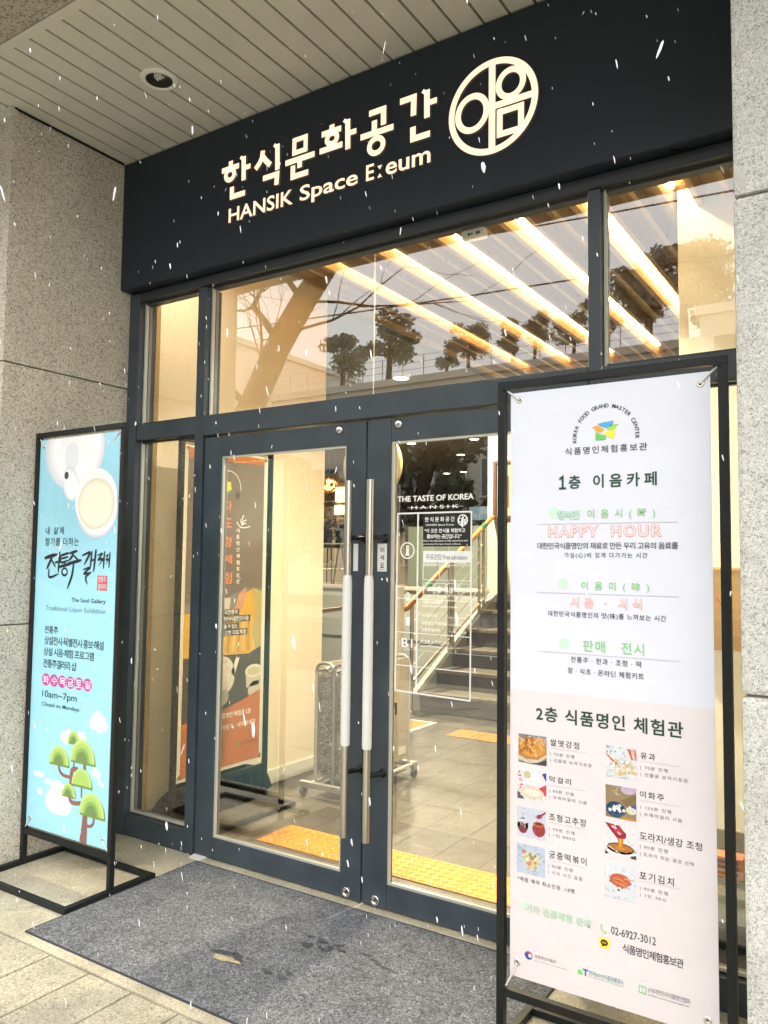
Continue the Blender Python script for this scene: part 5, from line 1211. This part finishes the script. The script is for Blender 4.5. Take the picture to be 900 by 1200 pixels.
for i, (x, y) in enumerate(DL):
    t = thing('ceiling_downlight', 'round white ceiling downlight '+WORDS[i], 'downlight', (x, y, 3.62), 'downlights in the cafe ceiling')
    b = MB(); b.lathe([(.0,-.004),(.075,-.004)], (x,y,3.62), DLG, 'z', 20); b.build('diffuser', t)
    b = MB(); b.lathe([(.076,-.002),(.095,-.008),(.10,.0)], (x,y,3.62), WHITEP, 'z', 20); b.build('trim_ring', t)
t = thing('ceiling_downlight', 'single bright round downlight hanging below the slats behind the transom glass', 'downlight', (-2.65, 4.54, 3.58))
b = MB(); b.lathe([(.0,-.004),(.085,-.004)], (-2.65,4.54,3.58), DLG, 'z', 24); b.build('diffuser', t); b = MB(); b.lathe([(.086,-.002),(.105,-.008),(.11,.05)], (-2.65,4.54,3.58), WHITEP, 'z', 24); b.build('trim_ring', t)
# the lamps' own light
def area(x, y, z, e, size, col=(1,.86,.6)):
    l = bpy.data.lights.new('downlight_lamp', 'AREA'); l.energy = e; l.size = size; l.shape = 'DISK'; l.color = col
    o = bpy.data.objects.new('downlight_lamp', l); COL.objects.link(o); o.location = (x, y, z); return o
for i, (x, y) in enumerate(((-1.20,.20),(.10,1.05))):  # extra downlights added to brighten the lobby wall near the glass
    t = thing('ceiling_downlight', ['round downlight between the slats close to the left front glass', 'round downlight between the slats close to the middle of the front glass'][i], 'downlight', (x, y, 3.54), 'downlights by the front glass')
    b = MB(); b.lathe([(.0,-.004),(.06,-.004)], (x,y,3.54), DLG, 'z', 20); b.build('diffuser', t)
    b = MB(); b.lathe([(.061,-.002),(.075,-.008),(.08,.0),(.08,.12)], (x,y,3.54), WHITEP, 'z', 20); b.build('trim_ring', t)
    area(x, y, 3.52, (6, 75)[i], .12).data.spread = R((150, 120)[i])
for x, y, e in ((-5.2,9.0,60),(-4.0,9.1,40),(-7.6,8.0,70),(-2.65,4.54,150)): area(x, y, 3.56 if y < 5 else 3.60, e, .16)

# ------------------------------------------------------------------ across the street (what the glass reflects)
FAC = mat('far_render', (.66,.61,.52), .8, var=.12, vscale=.4); FACW = mat('far_white', (.78,.77,.72), .8, var=.08, vscale=.4)  # beige render paled in its colour to stand for snow haze
RAILM = mat('far_railing', (.25,.25,.24), .6); WIN = mat('far_window', (.16,.17,.17), .2)
def far_building(label, x0, x1, y0, y1, h, m, cols, rows, rail=True):
    t = thing('street_building', label, 'building', ((x0+x1)/2, y1, 0))
    b = MB(); b.box(x0, x1, y0, y1, -.15, h, m); b.box(x0-.15, x1+.15, y0-.15, y1+.15, h+.001, h+.35, m); b.build('wall', t)
    w = (x1-x0)/cols; hh = (h-.8)/rows; first = None
    for r in range(rows):
        for c in range(cols):
            xx, zz = x0+w*(c+.5), .8+hh*(r+.48)
            if first is None:
                bb = MB(); bb.box(xx-w*.34, xx+w*.34, y1+.002, y1+.05, zz-hh*.27, zz+hh*.27, WIN)
                for u in (-.34, 0, .34): bb.box(xx+w*u-.04, xx+w*u+.04, y1+.05, y1+.09, zz-hh*.27, zz+hh*.27, FACW)
                bb.box(xx-w*.37, xx+w*.37, y1+.002, y1+.16, zz-hh*.30, zz-hh*.272, FACW)
                first = bb.build('window', t); base = (xx, zz)
            else:
                o = first.copy(); COL.objects.link(o); o.parent = t; o.location = (xx-base[0], 0, zz-base[1])
    if rail:
        b = MB(); x = x0
        while x < x1: b.box(x-.016, x+.016, y1-.1, y1-.07, h+.35, h+1.4, RAILM); x += 1.2
        for z in (.75, 1.08, 1.4): b.box(x0, x1, y1-.1, y1-.07, h+z-.014, h+z, RAILM)
        b.build('roof_railing', t)
    return t
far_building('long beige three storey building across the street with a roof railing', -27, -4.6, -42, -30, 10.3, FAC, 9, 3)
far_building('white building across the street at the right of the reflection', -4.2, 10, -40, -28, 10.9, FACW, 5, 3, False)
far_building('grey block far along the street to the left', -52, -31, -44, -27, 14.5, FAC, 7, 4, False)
LEAF = [mat('pine_leaf_dark', (.27,.275,.20), .8), mat('pine_leaf_mid', (.34,.345,.27), .8), mat('pine_leaf_light', (.42,.42,.35), .8)]  # leaf tones lightened to carry the snow haze of the air between
BARK = mat('bark', (.10,.075,.055), .9, var=.3, vscale=6, bump=.6, bscale=20)
def leafy(label, x, y, z, h, r, seed, n=1500, grp=None, squash=.55):
    q = random.Random(seed); t = thing('pine_tree', label, 'tree', (x, y, z), grp)
    b = MB(); top = (x+q.uniform(-.2,.2)*r, y, z+h*.8)
    b.tube([(x,y,z),(x+q.uniform(-.1,.1),y,z+h*.4),top], [r*.10,r*.08,r*.03], BARK, 7)
    cl = []
    for i in range(13):
        a = q.uniform(0, 2*math.pi); d = r*q.uniform(.1,.75); c = (x+d*math.cos(a), y+d*math.sin(a), z+h*q.uniform(.42,.95)); cl.append((c, r*q.uniform(.28,.48)))
        b.tube([(x,y,z+h*.45),c], [r*.04,r*.012], BARK, 5)
    b.build('trunk', t)
    b = MB()
    for i in range(n):
        c, cr = cl[i % 13]; v = Vector((q.gauss(0,1), q.gauss(0,1), q.gauss(0,1))).normalized()*cr*q.random()**.4
        p = Vector((c[0]+v.x, c[1]+v.y, c[2]+v.z*squash)); s = r*.075*q.uniform(.6,1.4)
        a = Vector((q.gauss(0,1),q.gauss(0,1),q.gauss(0,1))).normalized(); d = a.orthogonal().normalized()
        b.poly([p+a*s, p+d*s*.6, p-a*s, p-d*s*.6], LEAF[(i % 13) % 3 if q.random() < .7 else q.randrange(3)])
    b.build('crown', t); return t
PG = 'pines on the terrace of the beige building'
TW = ['leftmost and largest of the row', 'second from the left', 'third from the left', 'fourth from the left', 'fifth from the left', 'sixth from the left', 'seventh from the left', 'rightmost of the row']
for i, (x, h, r) in enumerate(((-20.4,3.8,1.8),(-17.4,2.3,.9),(-15.7,2.7,1.15),(-13.8,3.0,1.0),(-12.3,2.8,.95),(-10.7,2.8,1.0),(-9.2,3.0,1.1),(-24,3.6,1.6))):
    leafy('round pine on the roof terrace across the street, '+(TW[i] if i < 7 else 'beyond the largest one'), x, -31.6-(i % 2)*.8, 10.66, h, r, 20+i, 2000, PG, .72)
for i, (x, y, h, r) in enumerate(((-7.2,-29.0,13.2,2.6),(-3.4,-28.6,13.0,2.6),(-.5,-26.6,12.2,2.4))):
    pass
for i, (x, h, r) in enumerate(((-7.4,3.6,2.2),(-5.9,4.0,2.2),(-4.9,3.2,1.7))):
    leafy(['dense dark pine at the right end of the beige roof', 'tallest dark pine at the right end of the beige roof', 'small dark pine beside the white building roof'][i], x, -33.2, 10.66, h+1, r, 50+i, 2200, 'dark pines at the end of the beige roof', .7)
for i, (x, y, h, r) in enumerate(((-12,-20.5,6.5,2.6),(-7.5,-20.8,7.2,2.8),(-3,-20.4,6.2,2.5),(2.5,-20.6,6.8,2.6),(-18,-20.5,6.0,2.4))):
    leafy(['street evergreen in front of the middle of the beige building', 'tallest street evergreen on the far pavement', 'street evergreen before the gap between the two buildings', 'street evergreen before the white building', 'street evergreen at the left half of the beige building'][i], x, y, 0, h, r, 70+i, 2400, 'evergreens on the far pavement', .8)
# the big bare street tree whose trunk leans across the transom's reflection
t = thing('bare_tree', 'big leaning leafless street tree on the near pavement', 'tree', (-8.4, -5.1, 0))
q = random.Random(31); b = MB(); tw = MB()
trunk = [(-8.4,-5.1,-.05),(-7.7,-5.05,.9),(-6.6,-5,2.1),(-5.45,-5,3.6),(-4.95,-5,4.44),(-4.55,-5,4.95),(-4.0,-5,5.55),(-3.1,-5.05,6.5),(-2.3,-5.1,7.6),(-1.8,-5.1,8.8)]
b.tube(trunk, [.34,.26,.21,.185,.175,.165,.14,.10,.07,.03], BARK, 12)
TWB = mat('twig_bark', (.075,.055,.04), .9)
def branch(mb, p, d, ln, r, depth):
    pts = [Vector(p)]; rs = [r]; d = Vector(d).normalized(); n = 5
    for i in range(n):
        d = (d+Vector((q.gauss(0,.16), q.gauss(0,.16), q.gauss(0,.14)+.03))).normalized()
        pts.append(pts[-1]+d*ln/n); rs.append(max(.0035, r*(1-.8*(i+1)/n)))
        if depth > 0 and i >= 1:
            for _ in range(2 if depth > 1 else q.choice((1,2))):
                s = (d+Vector((q.gauss(0,.75), q.gauss(0,.5), q.gauss(0,.65)))).normalized()
                branch(tw, pts[-1], s, ln*q.uniform(.42,.7), max(.004, rs[-1]*.6), depth-1)
    mb.tube(pts, rs, TWB if r < .05 else BARK, 6 if r > .02 else 4, caps=False)
for idx, dd, ln, r in ((3,(-.75,.1,.75),2.2,.06),(3,(.35,-.3,.9),1.6,.04),(4,(-.6,-.2,.9),2.4,.06),(4,(.9,.2,.25),2.0,.025),(5,(-.35,.1,1),2.4,.05),(5,(1,-.1,.0),2.4,.022),(6,(.95,.1,-.15),2.6,.022),(6,(-.2,.2,1),2.4,.05),(7,(1,0,.05),2.2,.026),(2,(-.8,.0,.7),2.4,.06),(2,(.2,-.5,.8),1.8,.035)):
    branch(b, trunk[idx], dd, ln, r, 1 if r < .03 else 2)
b.build('trunk', t); tw.build('crown', t)
# power poles and their cables
def pole(x, y, lb):
    t = thing('utility_pole', lb, 'utility pole', (x, y, 0)); b = MB(); b.tube([(x,y,-.1),(x,y,13.6)], [.17,.11], mat('pole_concrete', (.34,.33,.31), .8), 12); b.build('pole', t)
    b = MB(); b.box(x-.9,x+.9,y-.05,y+.05,12.9,13.0,STEEL); b.build('cross_arm', t)
pole(-27, -18.2, 'concrete utility pole far along the street to the left'); pole(9, -18.2, 'concrete utility pole along the street to the right')
CB = mat('cable_rubber', (.02,.02,.02), .6)
for i, (za, zb, sag, y) in enumerate(((10.6,9.2,.25,-18.2),(12.95,10.6,.35,-18.1),(11.6,12.6,.3,-18.3))):
    t = MB(); t.tube([(-27+36*k/24, y, za+(zb-za)*k/24-sag*math.sin(math.pi*k/24)) for k in range(25)], .024, CB, 6)
    tag(t.build('overhead_cable', None, 0, (-27, y, 0)) if False else t.build('overhead_cable'), ['lowest power cable sagging along the far pavement', 'power cable dropping to the right along the far pavement', 'highest power cable rising to the right over the street'][i], 'cable', 'power cables along the street', 'thing')

# ------------------------------------------------------------------ falling wet snow
q = random.Random(77); b = MB(); SNOW = mat('snow', (.86,.88,.9), .6); SNOW.node_tree.nodes['Principled BSDF'].inputs['Alpha'].default_value = .62
C0 = Vector((2.049,-2.978,1.5)); FWD = cam_ob.matrix_world.to_3x3() @ Vector((0,0,-1))
made = 0
while made < 1700:
    p = Vector((q.uniform(-3.2,2.6), q.uniform(-2.6,-.12), q.uniform(.02,3.72)))
    if (p-C0).length < .55 or p.x < -1.6 and p.y > -.8: continue
    if .9 < p.x < 1.68 and -.85 < p.y < -.35 and p.z < .25: continue
    ln = q.uniform(.004,.010)*(1.0 if q.random() < .9 else 1.7); w = q.uniform(.0009,.0019)
    a = q.gauss(.2,.05) if q.random() < .9 else q.gauss(-.25,.10)
    d = Vector((a, q.gauss(0,.1), -1)).normalized(); u = d.orthogonal().normalized(); v = d.cross(u)
    n = 5; prof = ((0,.0),(.15,.8),(.5,1),(.8,.75),(1,.0)); vs = []
    for t_, s_ in prof:
        for k in range(n):
            ang = 2*math.pi*k/n; rr = w*s_*q.uniform(.75,1.25); vs.append(p+d*ln*(t_-.5)*2+(u*math.cos(ang)+v*math.sin(ang))*rr)
    b.add(vs, [(i*n+k, i*n+(k+1) % n, (i+1)*n+(k+1) % n, (i+1)*n+k) for i in range(4) for k in range(n)], SNOW, True); made += 1
tag(b.build('falling_snow'), 'light wet snow flakes falling in front of the entrance', 'snow', kind='stuff')
for o in scene.objects: o.select_set(False)
